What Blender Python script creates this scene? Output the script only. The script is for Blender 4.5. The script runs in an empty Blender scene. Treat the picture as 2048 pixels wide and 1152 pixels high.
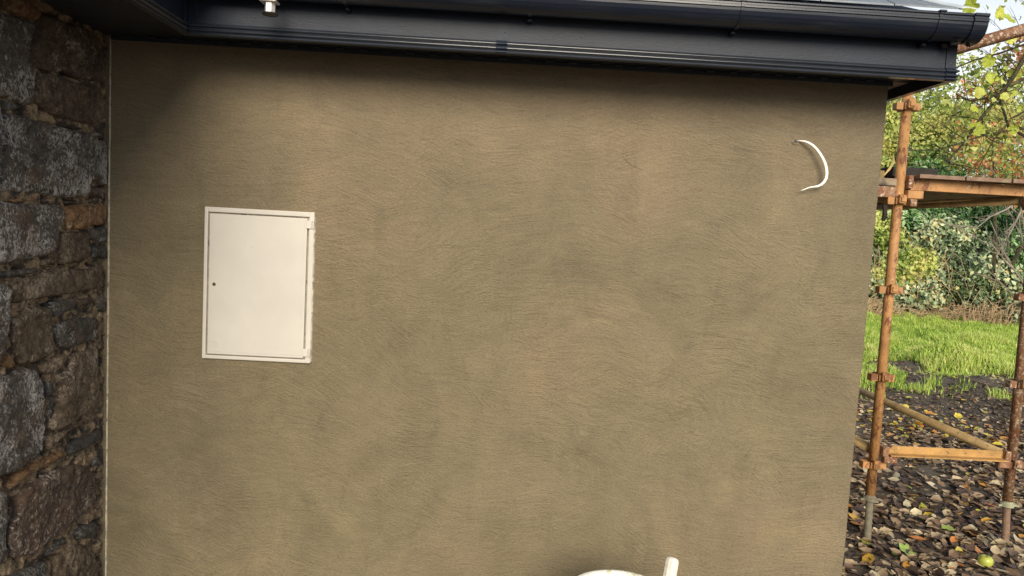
import bpy, bmesh, math, random
import numpy as np
from mathutils import Vector, Matrix, noise, geometry
R = math.radians
random.seed(11)
rng = np.random.default_rng(11)
scene = bpy.context.scene
COL = scene.collection

# ---------------------------------------------------------------- camera
cam_d = bpy.data.cameras.new('camera')
cam_d.sensor_width = 36.0
cam_d.lens = 1500.0 / 2048.0 * 36.0
cam_d.clip_start = 0.05
cam_d.clip_end = 600.0
cam = bpy.data.objects.new('camera', cam_d)
COL.objects.link(cam)
pit, rol, yaw = R(4.8440), R(3.1168), R(1.5555)
fwd = Vector((math.sin(yaw)*math.cos(pit), math.cos(yaw)*math.cos(pit), -math.sin(pit)))
rgt = Vector((math.cos(yaw), -math.sin(yaw), 0))
upv = rgt.cross(fwd)
r2 = math.cos(rol)*rgt + math.sin(rol)*upv
u2 = math.cos(rol)*upv - math.sin(rol)*rgt
cam.matrix_world = Matrix(((r2.x, u2.x, -fwd.x, 0.0), (r2.y, u2.y, -fwd.y, -2.88), (r2.z, u2.z, -fwd.z, 1.55), (0, 0, 0, 1)))
scene.camera = cam

# ---------------------------------------------------------------- world, sun, exposure
SUN_EL, SUN_AZ = 25.0, 4.0        # behind the camera, a little to the right
w = bpy.data.worlds.new('World')
scene.world = w
w.use_nodes = True
nt = w.node_tree
nt.nodes.clear()
def wn(t, **k):
    n = nt.nodes.new(t)
    for a, b in k.items(): setattr(n, a, b)
    return n
sky = wn('ShaderNodeTexSky', sky_type='NISHITA', sun_disc=False)
sky.sun_elevation = R(SUN_EL)
sky.sun_rotation = R(180.0 - SUN_AZ)
sky.air_density = 1.0; sky.dust_density = 1.0; sky.ozone_density = 2.0
bg1 = wn('ShaderNodeBackground'); bg1.inputs[1].default_value = 0.085
nt.links.new(sky.outputs[0], bg1.inputs[0])
bg2 = wn('ShaderNodeBackground'); bg2.inputs[0].default_value = (0.97, 0.985, 1.0, 1); bg2.inputs[1].default_value = 1.05
tc = wn('ShaderNodeTexCoord')
mp = wn('ShaderNodeMapping'); mp.inputs['Scale'].default_value = (1.0, 1.0, 2.6)
nz = wn('ShaderNodeTexNoise'); nz.inputs['Scale'].default_value = 1.7; nz.inputs['Detail'].default_value = 6
rp = wn('ShaderNodeValToRGB')
rp.color_ramp.elements[0].position = 0.40; rp.color_ramp.elements[0].color = (0, 0, 0, 1)
rp.color_ramp.elements[1].position = 0.62; rp.color_ramp.elements[1].color = (1, 1, 1, 1)
sep = wn('ShaderNodeSeparateXYZ')
mr = wn('ShaderNodeMapRange'); mr.inputs[1].default_value = 0.0; mr.inputs[2].default_value = 0.5; mr.inputs[3].default_value = 0.98; mr.inputs[4].default_value = 0.04
mx = wn('ShaderNodeMath', operation='MULTIPLY_ADD'); mx.inputs[1].default_value = 0.18
mn = wn('ShaderNodeMath', operation='MINIMUM'); mn.inputs[1].default_value = 1.0
ms = wn('ShaderNodeMixShader'); out = wn('ShaderNodeOutputWorld')
L = nt.links.new
L(tc.outputs['Generated'], mp.inputs[0]); L(mp.outputs[0], nz.inputs[0]); L(nz.outputs[0], rp.inputs[0])
L(tc.outputs['Generated'], sep.inputs[0]); L(sep.outputs[2], mr.inputs[0])
L(rp.outputs[0], mx.inputs[0]); L(mr.outputs[0], mx.inputs[2]); L(mx.outputs[0], mn.inputs[0])
L(mn.outputs[0], ms.inputs[0]); L(bg1.outputs[0], ms.inputs[1]); L(bg2.outputs[0], ms.inputs[2]); L(ms.outputs[0], out.inputs[0])

sun_d = bpy.data.lights.new('sun', 'SUN'); sun_d.energy = 3.7; sun_d.angle = R(30.0); sun_d.color = (1.0, 0.90, 0.74)
sun = bpy.data.objects.new('sun', sun_d); COL.objects.link(sun)
sdir = Vector((math.sin(R(SUN_AZ))*math.cos(R(SUN_EL)), -math.cos(R(SUN_AZ))*math.cos(R(SUN_EL)), math.sin(R(SUN_EL))))
sun.rotation_euler = sdir.to_track_quat('Z', 'Y').to_euler()
sun.location = (2, -8, 6)
vs = scene.view_settings
vs.view_transform = 'Standard'; vs.look = 'None'; vs.gamma = 1.0; vs.use_curve_mapping = False
vs.exposure = 0.35

# ---------------------------------------------------------------- object helpers
def link(o, parent=None):
    COL.objects.link(o)
    if parent is not None: o.parent = parent
    return o
def tag(o, label=None, cat=None, group=None, kind=None):
    if label: o['label'] = label
    if cat: o['category'] = cat
    if group: o['group'] = group
    if kind: o['kind'] = kind
    return o
def empty(name, loc, label, cat, group=None):
    o = bpy.data.objects.new(name, None); o.empty_display_size = 0.1
    COL.objects.link(o); o.location = loc
    return tag(o, label, cat, group)
def mesh_obj(name, me, m=None, parent=None, off=None, smooth=False):
    """vertices are in world coordinates; off is the world place of the parent"""
    if m is not None and not me.materials: me.materials.append(m)
    if smooth: me.shade_smooth()
    o = bpy.data.objects.new(name, me)
    link(o, parent)
    if parent is not None:
        p = Vector((0, 0, 0)); q = parent
        while q is not None: p += Vector(q.location); q = q.parent
        o.location = -p
    return o
def bm_obj(name, bm, m, parent=None, smooth=False):
    bmesh.ops.recalc_face_normals(bm, faces=bm.faces)
    me = bpy.data.meshes.new(name); bm.to_mesh(me); bm.free()
    return mesh_obj(name, me, m, parent, smooth=smooth)
def B(): return bmesh.new()
def box(bm, x0, x1, y0, y1, z0, z1, bev=0.0, seg=1, mat=None):
    t = bmesh.new()
    bmesh.ops.create_cube(t, size=1.0)
    for v in t.verts:
        v.co = Vector(((x0+x1)/2 + v.co.x*(x1-x0), (y0+y1)/2 + v.co.y*(y1-y0), (z0+z1)/2 + v.co.z*(z1-z0)))
    if bev > 0: bmesh.ops.bevel(t, geom=list(t.edges), offset=bev, segments=seg, affect='EDGES', profile=0.6)
    if mat is not None: bmesh.ops.transform(t, matrix=mat, verts=t.verts)
    me = bpy.data.meshes.new('tmp'); t.to_mesh(me); t.free(); bm.from_mesh(me); bpy.data.meshes.remove(me)
def tube(bm, pts, rad, n=10, caps=True, squash=None):
    """tube through points; rad scalar or list; squash=(a, b) scales the two cross axes"""
    pts = [Vector(p) for p in pts]
    if not hasattr(rad, '__len__'): rad = [rad]*len(pts)
    rings = []; prev = None
    for i, p in enumerate(pts):
        d = (pts[min(i+1, len(pts)-1)] - pts[max(i-1, 0)]).normalized()
        if prev is None:
            a = Vector((0, 1, 0)) if abs(d.y) < 0.9 else Vector((1, 0, 0))
            u = d.cross(a).normalized()
        else:
            u = (prev - d*prev.dot(d)).normalized()
        prev = u; v = d.cross(u)
        ring = []
        for k in range(n):
            t = 2*math.pi*k/n
            cu, cv = math.cos(t)*rad[i], math.sin(t)*rad[i]
            if squash: cu *= squash[0]; cv *= squash[1]
            ring.append(bm.verts.new(p + u*cu + v*cv))
        rings.append(ring)
    for a, b in zip(rings, rings[1:]):
        for k in range(n): bm.faces.new((a[k], a[(k+1) % n], b[(k+1) % n], b[k]))
    if caps:
        bm.faces.new(rings[0]); bm.faces.new(list(reversed(rings[-1])))
def sweep(bm, path, prof, closed=False, caps=True):
    """path: 2-D points in plan, prof: (outwards to the right of travel, z); mitred corners"""
    P = [Vector(p) for p in path]; n = len(P); rows = []
    for i in range(n):
        d0 = (P[i]-P[i-1]).normalized() if i > 0 else None
        d1 = (P[i+1]-P[i]).normalized() if i < n-1 else None
        if d0 is None: d0 = d1
        if d1 is None: d1 = d0
        n0 = Vector((d0.y, -d0.x)); n1 = Vector((d1.y, -d1.x))
        m = (n0+n1).normalized(); m = m / m.dot(n0)
        rows.append([bm.verts.new((P[i].x+m.x*o, P[i].y+m.y*o, z)) for o, z in prof])
    k = len(prof)
    for a, b in zip(rows, rows[1:]):
        for j in range(k if closed else k-1):
            bm.faces.new((a[j], a[(j+1) % k], b[(j+1) % k], b[j]))
    if closed and caps:
        bm.faces.new(rows[0]); bm.faces.new(list(reversed(rows[-1])))
def lathe(bm, c, prof, n=24, axis=None):
    rows = []
    for r_, z in prof:
        rows.append([bm.verts.new((c[0]+r_*math.cos(2*math.pi*k/n), c[1]+r_*math.sin(2*math.pi*k/n), c[2]+z)) for k in range(n)])
    for a, b in zip(rows, rows[1:]):
        for k in range(n): bm.faces.new((a[k], a[(k+1) % n], b[(k+1) % n], b[k]))
    return rows

# ---------------------------------------------------------------- material helpers
def mat(name):
    m = bpy.data.materials.new(name); m.use_nodes = True
    n = m.node_tree.nodes; n.clear()
    o = n.new('ShaderNodeOutputMaterial'); b = n.new('ShaderNodeBsdfPrincipled')
    m.node_tree.links.new(b.outputs[0], o.inputs[0])
    return m, m.node_tree, b
class NT:
    def __init__(s, t): s.t = t
    def n(s, ty, ins=None, **k):
        q = s.t.nodes.new(ty)
        for a, b in k.items(): setattr(q, a, b)
        if ins:
            for a, b in ins.items():
                if hasattr(b, 'is_output') or isinstance(b, bpy.types.NodeSocket): s.t.links.new(b, q.inputs[a])
                else: q.inputs[a].default_value = b
        return q
    def tc(s): return s.n('ShaderNodeTexCoord').outputs['Object']
    def geo(s): return s.n('ShaderNodeNewGeometry').outputs['Position']
    def noise(s, v, sc, det=4, rough=0.55, dist=0.0):
        return s.n('ShaderNodeTexNoise', {'Vector': v, 'Scale': sc, 'Detail': det, 'Roughness': rough, 'Distortion': dist}).outputs[0]
    def math(s, op, a, b=0.0, c=0.0):
        q = s.n('ShaderNodeMath', operation=op)
        for i, x in enumerate((a, b, c)):
            if isinstance(x, bpy.types.NodeSocket): s.t.links.new(x, q.inputs[i])
            else: q.inputs[i].default_value = x
        return q.outputs[0]
    def ramp(s, f, stops, interp='LINEAR'):
        q = s.n('ShaderNodeValToRGB', {'Fac': f}); cr = q.color_ramp; cr.interpolation = interp
        while len(cr.elements) < len(stops): cr.elements.new(0.5)
        for e, (p, c) in zip(cr.elements, stops):
            e.position = p; e.color = (c[0], c[1], c[2], 1) if hasattr(c, '__len__') else (c, c, c, 1)
        return q.outputs[0]
    def mix(s, f, a, b, mode='MIX'):
        q = s.n('ShaderNodeMix', data_type='RGBA', blend_type=mode)
        for i, x in ((0, f), (6, a), (7, b)):
            if isinstance(x, bpy.types.NodeSocket): s.t.links.new(x, q.inputs[i])
            else: q.inputs[i].default_value = (x if i == 0 else (x[0], x[1], x[2], 1))
        return q.outputs[2]
    def map(s, v, sc=(1, 1, 1), loc=(0, 0, 0), rot=(0, 0, 0)):
        return s.n('ShaderNodeMapping', {'Vector': v, 'Scale': sc, 'Location': loc, 'Rotation': rot}).outputs[0]
    def bump(s, h, st=0.3, dist=0.01, nrm=None):
        i = {'Height': h, 'Strength': st, 'Distance': dist}
        if nrm is not None: i['Normal'] = nrm
        return s.n('ShaderNodeBump', i).outputs[0]
    def link(s, a, b): s.t.links.new(a, b)

def m_render():
    m, t, b = mat('sand_cement_render'); N = NT(t); g = N.geo()
    warp = N.n('ShaderNodeVectorMath', {0: N.n('ShaderNodeTexNoise', {'Vector': g, 'Scale': 3.5, 'Detail': 3}).outputs[1], 1: (0.5, 0.5, 0.5)}, operation='SUBTRACT').outputs[0]
    def strokes(cell, seed, amin, amax, fx, fz, wamt, curve):
        p = N.n('ShaderNodeVectorMath', {0: warp, 1: (wamt,)*3, 2: g}, operation='MULTIPLY_ADD').outputs[0]
        p = N.map(p, loc=(seed*3.1, 0, seed*1.7))
        flat = N.n('ShaderNodeVectorMath', {0: p, 1: (1, 0, 1)}, operation='MULTIPLY').outputs[0]
        v = N.n('ShaderNodeTexVoronoi', {'Vector': flat, 'Scale': cell, 'Randomness': 1.0}, feature='F1')
        pos = v.outputs['Position']; colr = v.outputs['Color']
        loc = N.n('ShaderNodeVectorMath', {0: flat, 1: pos}, operation='SUBTRACT').outputs[0]
        sc = N.n('ShaderNodeSeparateColor', {0: colr})
        ang = N.math('MULTIPLY_ADD', sc.outputs[0], amax-amin, amin)
        rot = N.n('ShaderNodeVectorRotate', {'Vector': loc, 'Angle': ang}, rotation_type='Y_AXIS').outputs[0]
        s = N.n('ShaderNodeSeparateXYZ', {0: rot})
        k = N.math('MULTIPLY', N.math('SUBTRACT', sc.outputs[1], 0.5), curve)
        z2 = N.math('ADD', s.outputs[2], N.math('MULTIPLY', N.math('MULTIPLY', s.outputs[0], s.outputs[0]), k))
        cmb = N.n('ShaderNodeCombineXYZ', {0: N.math('MULTIPLY', s.outputs[0], fx), 1: N.math('MULTIPLY', sc.outputs[2], 30.0), 2: N.math('MULTIPLY', z2, fz)}).outputs[0]
        return N.noise(cmb, 1.0, 3, 0.6)
    s1 = strokes(2.6, 0.0, -0.35, 0.4, 11, 150, 0.10, 2.6)
    s2 = strokes(3.6, 2.0, -0.8, 1.0, 14, 180, 0.12, 3.5)
    s3 = strokes(1.7, 5.0, -0.3, 0.35, 7, 85, 0.08, 1.6)
    msk = N.ramp(N.noise(g, 4.0, 4, 0.6), [(0.42, 0), (0.6, 1)])
    grain = N.noise(g, 260, 3, 0.6)
    grain2 = N.noise(N.map(g, (1, 1, 1.6)), 95, 3, 0.6)
    st = N.mix(msk, s1, s2)
    st = N.math('ADD', N.math('MULTIPLY', st, 0.8), N.math('MULTIPLY', s3, 0.45))
    amp = N.ramp(N.noise(g, 2.7, 3, 0.5), [(0.38, 0.2), (0.62, 1.1)])
    hgt = N.math('MULTIPLY_ADD', st, amp, N.math('ADD', N.math('MULTIPLY', grain, 0.35), N.math('MULTIPLY', grain2, 0.55)))
    blob = N.noise(g, 9.0, 4, 0.6)
    hgt = N.math('MULTIPLY_ADD', blob, 0.35, hgt)
    cA = (0.188, 0.156, 0.094); cB = (0.208, 0.166, 0.103); cC = (0.163, 0.138, 0.085); cD = (0.240, 0.196, 0.125)
    n1 = N.ramp(N.noise(g, 1.15, 4, 0.6, 0.4), [(0.42, 0), (0.66, 1)])
    n2 = N.ramp(N.noise(N.map(g, loc=(7, 0, 3)), 2.1, 5, 0.65, 0.6), [(0.5, 0), (0.72, 1)])
    n3 = N.ramp(N.noise(N.map(g, loc=(1, 0, 9)), 4.3, 5, 0.7, 0.8), [(0.55, 0), (0.78, 1)])
    c = N.mix(n1, cA, cB); c = N.mix(N.math('MULTIPLY', n2, 0.45), c, cC); c = N.mix(N.math('MULTIPLY', n3, 0.55), c, cD)
    p1 = N.noise(N.map(g, (1, 1, 0.8), loc=(11, 0, 4)), 2.6, 6, 0.66, 0.7)
    c = N.mix(1.0, c, N.ramp(p1, [(0.30, (0.80, 0.80, 0.80)), (0.48, (0.97, 0.97, 0.97)), (0.56, (1.03, 1.02, 1.01)), (0.74, (1.24, 1.21, 1.16))]), 'MULTIPLY')
    p2 = N.noise(N.map(g, (1.6, 1, 0.5), loc=(21, 0, 7), rot=(0, 0.35, 0)), 5.5, 5, 0.7, 0.9)
    c = N.mix(N.ramp(p2, [(0.56, 0), (0.70, 0.55)]), c, (0.146, 0.120, 0.073))
    p3 = N.noise(N.map(g, (1, 1, 1), loc=(2, 0, 17)), 1.5, 5, 0.6, 0.5)
    c = N.mix(N.ramp(p3, [(0.52, 0), (0.68, 0.28)]), c, (0.240, 0.178, 0.110))
    sepg = N.n('ShaderNodeSeparateXYZ', {0: g})
    up = N.n('ShaderNodeMapRange', {'Value': sepg.outputs[2], 1: 1.2, 2: 2.1, 3: 0.0, 4: 0.35}).outputs[0]
    c = N.mix(up, c, (0.22, 0.17, 0.122))
    c = N.mix(0.72, c, N.ramp(st, [(0.46, (0.85, 0.845, 0.83)), (0.62, (1, 1, 1)), (0.78, (1.15, 1.145, 1.13))]), 'MULTIPLY')  # stroke relief shade painted into the colour: furrows darker, ridges lighter
    c = N.mix(0.6, c, N.ramp(grain2, [(0.3, 0.78), (0.7, 1.2)]), 'MULTIPLY')
    N.link(c, b.inputs['Base Color']); b.inputs['Roughness'].default_value = 0.86
    b.inputs['Specular IOR Level'].default_value = 0.3
    N.link(N.bump(hgt, 0.9, 0.009), b.inputs['Normal'])
    return m

def m_stone(name, base, alt, lichen, amount):
    m, t, b = mat(name); N = NT(t); g = N.geo()
    oi = N.n('ShaderNodeObjectInfo').outputs['Random']
    n1 = N.noise(g, 9, 5, 0.65, 0.5); n2 = N.noise(g, 38, 5, 0.7)
    strat = N.noise(N.map(g, (20, 60, 130), rot=(0.45, 0, 0)), 1.0, 4, 0.65)
    c = N.mix(N.ramp(n1, [(0.35, 0), (0.68, 1)]), base, alt)
    c = N.mix(1.0, c, N.ramp(n2, [(0.3, 0.3), (0.7, 1.7)]), 'MULTIPLY')
    c = N.mix(0.8, c, N.ramp(strat, [(0.3, 0.62), (0.7, 1.35)]), 'MULTIPLY')
    c = N.mix(N.math('MULTIPLY', N.ramp(N.noise(N.map(g, loc=(4, 4, 4)), 7, 4, 0.6), [(0.55, 0), (0.72, 1)]), 0.5), c, (0.19, 0.105, 0.055))
    streak = N.noise(N.map(g, (1, 1.5, 1), rot=(0.6, 0, 0)), 75, 6, 0.75, 0.6)
    area = N.ramp(N.noise(N.map(g, loc=(2, 8, 1)), 8, 5, 0.7), [(0.35, -0.07), (0.65, 0.10)])
    thr = N.math('ADD', streak, N.math('MULTIPLY', N.math('SUBTRACT', N.ramp(N.noise(N.map(g, loc=(2, 8, 1)), 8, 5, 0.7), [(0.35, 0), (0.65, 1)]), 0.5), 0.22))
    lm = N.math('MULTIPLY', N.ramp(thr, [(0.66-amount*0.14, 0), (0.74-amount*0.12, 1)]), 0.85)
    c = N.mix(lm, c, lichen)
    val = N.math('MULTIPLY_ADD', oi, 0.5, 0.75)
    c = N.mix(1.0, c, N.n('ShaderNodeCombineColor', {0: val, 1: val, 2: val}).outputs[0], 'MULTIPLY')
    N.link(c, b.inputs['Base Color']); b.inputs['Roughness'].default_value = 0.72
    b.inputs['Specular IOR Level'].default_value = 0.45
    h = N.math('ADD', N.math('MULTIPLY', n2, 0.6), N.math('MULTIPLY', strat, 0.5))
    h = N.math('MULTIPLY_ADD', N.noise(g, 130, 5, 0.75), 0.8, h)
    N.link(N.bump(h, 1.0, 0.016), b.inputs['Normal'])
    return m

def m_simple(name, col, rough=0.5, spec=0.5, metal=0.0, var=0.15, vs_=20.0, bumps=0.0, bs=200.0, bd=0.002, alt=None, altf=(0.5, 0.7), alts=12.0):
    m, t, b = mat(name); N = NT(t); g = N.geo()
    c = N.mix(1.0, col, N.ramp(N.noise(g, vs_, 5, 0.6), [(0.3, 1-var), (0.7, 1+var)]), 'MULTIPLY')
    if alt is not None:
        c = N.mix(N.ramp(N.noise(N.map(g, loc=(3, 1, 2)), alts, 6, 0.7), [(altf[0], 0), (altf[1], 1)]), c, alt)
    N.link(c, b.inputs['Base Color']); b.inputs['Roughness'].default_value = rough
    b.inputs['Specular IOR Level'].default_value = spec; b.inputs['Metallic'].default_value = metal
    if bumps: N.link(N.bump(N.noise(g, bs, 4, 0.6), bumps, bd), b.inputs['Normal'])
    return m

def m_upvc():
    m, t, b = mat('black_woodgrain_upvc'); N = NT(t); g = N.geo()
    gr = N.noise(N.map(g, (55, 55, 260)), 1.0, 4, 0.65, 0.4)
    c = N.mix(1.0, (0.007, 0.012, 0.024), N.ramp(N.noise(g, 6, 4), [(0.3, 0.75), (0.7, 1.25)]), 'MULTIPLY')
    dust = N.ramp(N.n('ShaderNodeTexVoronoi', {'Vector': g, 'Scale': 38}).outputs[0], [(0.03, 1), (0.06, 0)])
    dustm = N.ramp(N.noise(g, 11, 3), [(0.6, 0), (0.7, 1)])
    c = N.mix(N.math('MULTIPLY', N.math('MULTIPLY', dust, dustm), 0.6), c, (0.4, 0.38, 0.33))
    N.link(c, b.inputs['Base Color']); b.inputs['Roughness'].default_value = 0.5
    b.inputs['Specular IOR Level'].default_value = 0.36
    N.link(N.bump(gr, 0.35, 0.003), b.inputs['Normal'])
    return m
def m_smoothpvc():
    m, t, b = mat('black_gloss_gutter_plastic'); N = NT(t); g = N.geo()
    c = N.mix(N.ramp(N.noise(N.map(g, (3, 30, 30)), 1.0, 5, 0.65), [(0.5, 0), (0.8, 1)]), (0.007, 0.011, 0.021), (0.030, 0.033, 0.038))
    N.link(c, b.inputs['Base Color']); b.inputs['Roughness'].default_value = 0.3; b.inputs['Specular IOR Level'].default_value = 0.5
    N.link(N.bump(N.noise(N.map(g, (4, 60, 60)), 1.0, 3), 0.15, 0.003), b.inputs['Normal'])
    return m
def m_slate():
    m, t, b = mat('blue_grey_slate'); N = NT(t); g = N.geo()
    oi = N.n('ShaderNodeObjectInfo').outputs['Random']
    c = N.mix(oi, (0.15, 0.175, 0.20), (0.24, 0.265, 0.285))
    c = N.mix(1.0, c, N.ramp(N.noise(N.map(g, (60, 14, 14)), 1.0, 5, 0.65), [(0.3, 0.8), (0.7, 1.2)]), 'MULTIPLY')
    N.link(c, b.inputs['Base Color']); b.inputs['Roughness'].default_value = 0.48
    N.link(N.bump(N.noise(N.map(g, (90, 30, 30)), 1.0, 5), 0.3, 0.003), b.inputs['Normal'])
    return m
def m_plastic():
    m, t, b = mat('cream_white_plastic'); N = NT(t); g = N.geo()
    c = N.mix(1.0, (0.60, 0.565, 0.505), N.ramp(N.noise(g, 7, 5, 0.6), [(0.3, 0.94), (0.7, 1.03)]), 'MULTIPLY')
    sm = N.ramp(N.noise(N.map(g, (22, 22, 60), loc=(5, 2, 1)), 1.0, 6, 0.75), [(0.66, 0), (0.76, 1)])
    c = N.mix(N.math('MULTIPLY', sm, 0.5), c, (0.38, 0.33, 0.25))
    N.link(c, b.inputs['Base Color']); b.inputs['Roughness'].default_value = 0.38
    N.link(N.bump(N.noise(g, 5, 3), 0.2, 0.01), b.inputs['Normal'])
    return m
def m_scaffold(name, paint=(0.43, 0.22, 0.082), rustf=(0.54, 0.60), fleck=0.63):
    m, t, b = mat(name); N = NT(t); g = N.geo()
    rust = N.mix(N.noise(g, 60, 4), (0.11, 0.045, 0.022), (0.26, 0.10, 0.04))
    n = N.noise(N.map(g, (1, 1, 0.45)), 24, 7, 0.72, 0.3)
    c = N.mix(1.0, paint, N.ramp(N.noise(g, 12, 4), [(0.3, 0.72), (0.7, 1.15)]), 'MULTIPLY')
    c = N.mix(N.ramp(n, [(rustf[0], 0), (rustf[1], 1)]), c, rust)
    sp = N.ramp(N.noise(N.map(g, loc=(3, 3, 3)), 70, 5, 0.7), [(fleck, 0), (fleck+0.05, 1)])
    c = N.mix(N.math('MULTIPLY', sp, 0.8), c, (0.55, 0.48, 0.38))
    dk = N.ramp(N.noise(N.map(g, loc=(9, 1, 3)), 45, 5, 0.7), [(0.61, 0), (0.65, 1)])
    c = N.mix(N.math('MULTIPLY', dk, 0.8), c, (0.04, 0.028, 0.02))
    N.link(c, b.inputs['Base Color']); b.inputs['Roughness'].default_value = 0.6; b.inputs['Specular IOR Level'].default_value = 0.4
    N.link(N.bump(n, 0.4, 0.004), b.inputs['Normal'])
    return m
def m_leaf(name, stops, rough=0.45, trans=0.3, spec=0.5):
    m, t, b = mat(name); N = NT(t)
    a = N.n('ShaderNodeAttribute', attribute_name='tone').outputs['Fac']
    c = N.ramp(a, stops)
    g = N.geo()
    c = N.mix(1.0, c, N.ramp(N.noise(g, 45, 3), [(0.3, 0.78), (0.7, 1.2)]), 'MULTIPLY')
    N.link(c, b.inputs['Base Color']); b.inputs['Roughness'].default_value = rough; b.inputs['Specular IOR Level'].default_value = spec
    if trans > 0:
        tr = N.n('ShaderNodeBsdfTranslucent', {'Color': c}); ms_ = N.n('ShaderNodeMixShader', {0: trans})
        o = [q for q in t.nodes if q.type == 'OUTPUT_MATERIAL'][0]
        N.link(b.outputs[0], ms_.inputs[1]); N.link(tr.outputs[0], ms_.inputs[2]); N.link(ms_.outputs[0], o.inputs[0])
    return m
M = {}
M['render'] = m_render()
M['g'] = m_stone('lichened_grey_stone', (0.088, 0.082, 0.076), (0.145, 0.112, 0.082), (0.62, 0.60, 0.56), 1.1)
M['b'] = m_stone('brown_stone', (0.115, 0.080, 0.055), (0.19, 0.14, 0.09), (0.46, 0.38, 0.28), 0.9)
M['d'] = m_stone('dark_brown_stone', (0.068, 0.047, 0.037), (0.12, 0.082, 0.057), (0.46, 0.39, 0.32), 0.85)
M['o'] = m_stone('rusty_orange_stone', (0.20, 0.095, 0.04), (0.28, 0.17, 0.085), (0.50, 0.40, 0.27), 0.7)
M['s'] = m_stone('blue_grey_slatestone', (0.056, 0.055, 0.054), (0.105, 0.092, 0.076), (0.40, 0.39, 0.36), 0.75)
M['mortar'] = m_simple('sandy_lime_mortar', (0.33, 0.245, 0.155), 0.95, 0.2, var=0.5, vs_=45, bumps=1.0, bs=90, bd=0.02, alt=(0.07, 0.058, 0.05), altf=(0.46, 0.58), alts=20)
M['bead'] = m_simple('dirty_white_bead', (0.50, 0.45, 0.35), 0.6, var=0.4, vs_=45, alt=(0.17, 0.145, 0.1), altf=(0.56, 0.66), alts=30)
M['upvc'] = m_upvc(); M['gutter'] = m_smoothpvc(); M['slate'] = m_slate(); M['grp'] = m_plastic()
M['soffit'] = m_simple('black_soffit_board', (0.022, 0.027, 0.036), 0.45, 0.5, var=0.1)
M['timber_soffit'] = m_simple('bare_soffit_board', (0.38, 0.31, 0.25), 0.8, 0.3, var=0.3, vs_=14)
M['dark'] = m_simple('black_rubber', (0.012, 0.013, 0.016), 0.35)
M['leadgrey'] = m_simple('pale_metal_hip_strip', (0.45, 0.50, 0.53), 0.4, var=0.1)
M['brass'] = m_simple('chromed_fitting_metal', (0.72, 0.68, 0.62), 0.3, 0.5, metal=0.5, var=0.1)
M['scaf'] = m_scaffold('chipped_orange_scaffold_paint')
M['scafrust'] = m_scaffold('rusty_scaffold_paint', (0.27, 0.15, 0.08), (0.42, 0.56), 0.55)
M['scafyellow'] = m_scaffold('cement_splashed_tube', (0.42, 0.29, 0.13), (0.62, 0.72))
M['scafochre'] = m_scaffold('ochre_transom_paint', (0.44, 0.25, 0.08), (0.57, 0.66), 0.6)
M['galv'] = m_simple('dull_galvanised_thread', (0.17, 0.15, 0.105), 0.7, metal=0.0, var=0.3, vs_=40, alt=(0.17, 0.17, 0.09), altf=(0.5, 0.7))
M['jackrust'] = m_simple('rusted_thread', (0.21, 0.13, 0.085), 0.7, var=0.3, vs_=40, alt=(0.25, 0.25, 0.14), altf=(0.55, 0.7))
M['plate'] = m_simple('algae_stained_plate', (0.30, 0.30, 0.19), 0.8, var=0.25, vs_=20, alt=(0.16, 0.13, 0.10), altf=(0.52, 0.62))
M['board'] = m_simple('weathered_scaffold_board', (0.30, 0.235, 0.16), 0.85, 0.25, var=0.35, vs_=10, bumps=0.4, bs=60, bd=0.004, alt=(0.06, 0.05, 0.042), altf=(0.5, 0.68), alts=9)
M['darkwood'] = m_simple('black_stained_timber', (0.028, 0.024, 0.021), 0.8, 0.3, var=0.4, vs_=14, bumps=0.4, bs=70, bd=0.004)
M['newwood'] = m_simple('splintered_yellow_wood', (0.55, 0.40, 0.16), 0.7, var=0.25)
M['cable'] = m_simple('white_cable_sheath', (0.86, 0.84, 0.78), 0.45, var=0.03)
M['tub'] = m_simple('white_plastic_splashed', (0.66, 0.65, 0.60), 0.5, var=0.1, alt=(0.42, 0.40, 0.28), altf=(0.52, 0.62), alts=34, bumps=0.3, bs=60, bd=0.004)
M['stick'] = m_simple('pale_splashed_handle', (0.66, 0.62, 0.55), 0.6, var=0.15, alt=(0.52, 0.36, 0.23), altf=(0.52, 0.64), alts=22, bumps=0.4, bs=80, bd=0.003)
M['apple'] = m_simple('bruised_green_apple', (0.42, 0.46, 0.08), 0.35, var=0.15, vs_=30, alt=(0.30, 0.20, 0.06), altf=(0.58, 0.68), alts=22)
M['pebble'] = m_simple('grey_ground_stone', (0.22, 0.21, 0.18), 0.85, var=0.3, vs_=30)
# ================================================================ GROUND
XL, XR, ZS = -1.456, 1.472, 2.167
def ground_h(x, y):
    h = 0.02*noise.noise(Vector((x*1.3, y*1.3, 0))) + 0.03*noise.noise(Vector((x*0.45, y*0.45, 4)))
    if y > 3.6 and x > 1.6:
        k = min(1, (y-3.6)/1.5)
        if y < 8: h += 0.045*k*abs(noise.noise(Vector((x*4.2, y*4.2, 19)))) + 0.02*k*noise.noise(Vector((x*10, y*10, 19)))
        h += k*(0.05*noise.noise(Vector((x*1.6, y*1.6, 9))) + 0.06*max(0, noise.noise(Vector((x*0.9, y*0.9, 2)))))
    for (mx_, my_, mh, mr_) in ((5.55, 4.9, 0.16, 0.55), (4.35, 4.45, 0.08, 0.3), (6.3, 5.6, 0.13, 0.6), (5.0, 4.1, 0.09, 0.4), (5.75, 6.3, 0.30, 0.5), (4.7, 5.2, 0.10, 0.35), (7.4, 8.2, 0.15, 0.7), (6.9, 7.0, 0.12, 0.5)):
        d = ((x-mx_)**2 + ((y-my_)*1.3)**2)/(mr_*mr_)
        if d < 5: h += mh*math.exp(-d)
    if y > 9.5: h += 0.02*(y-9.5)
    return h
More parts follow.
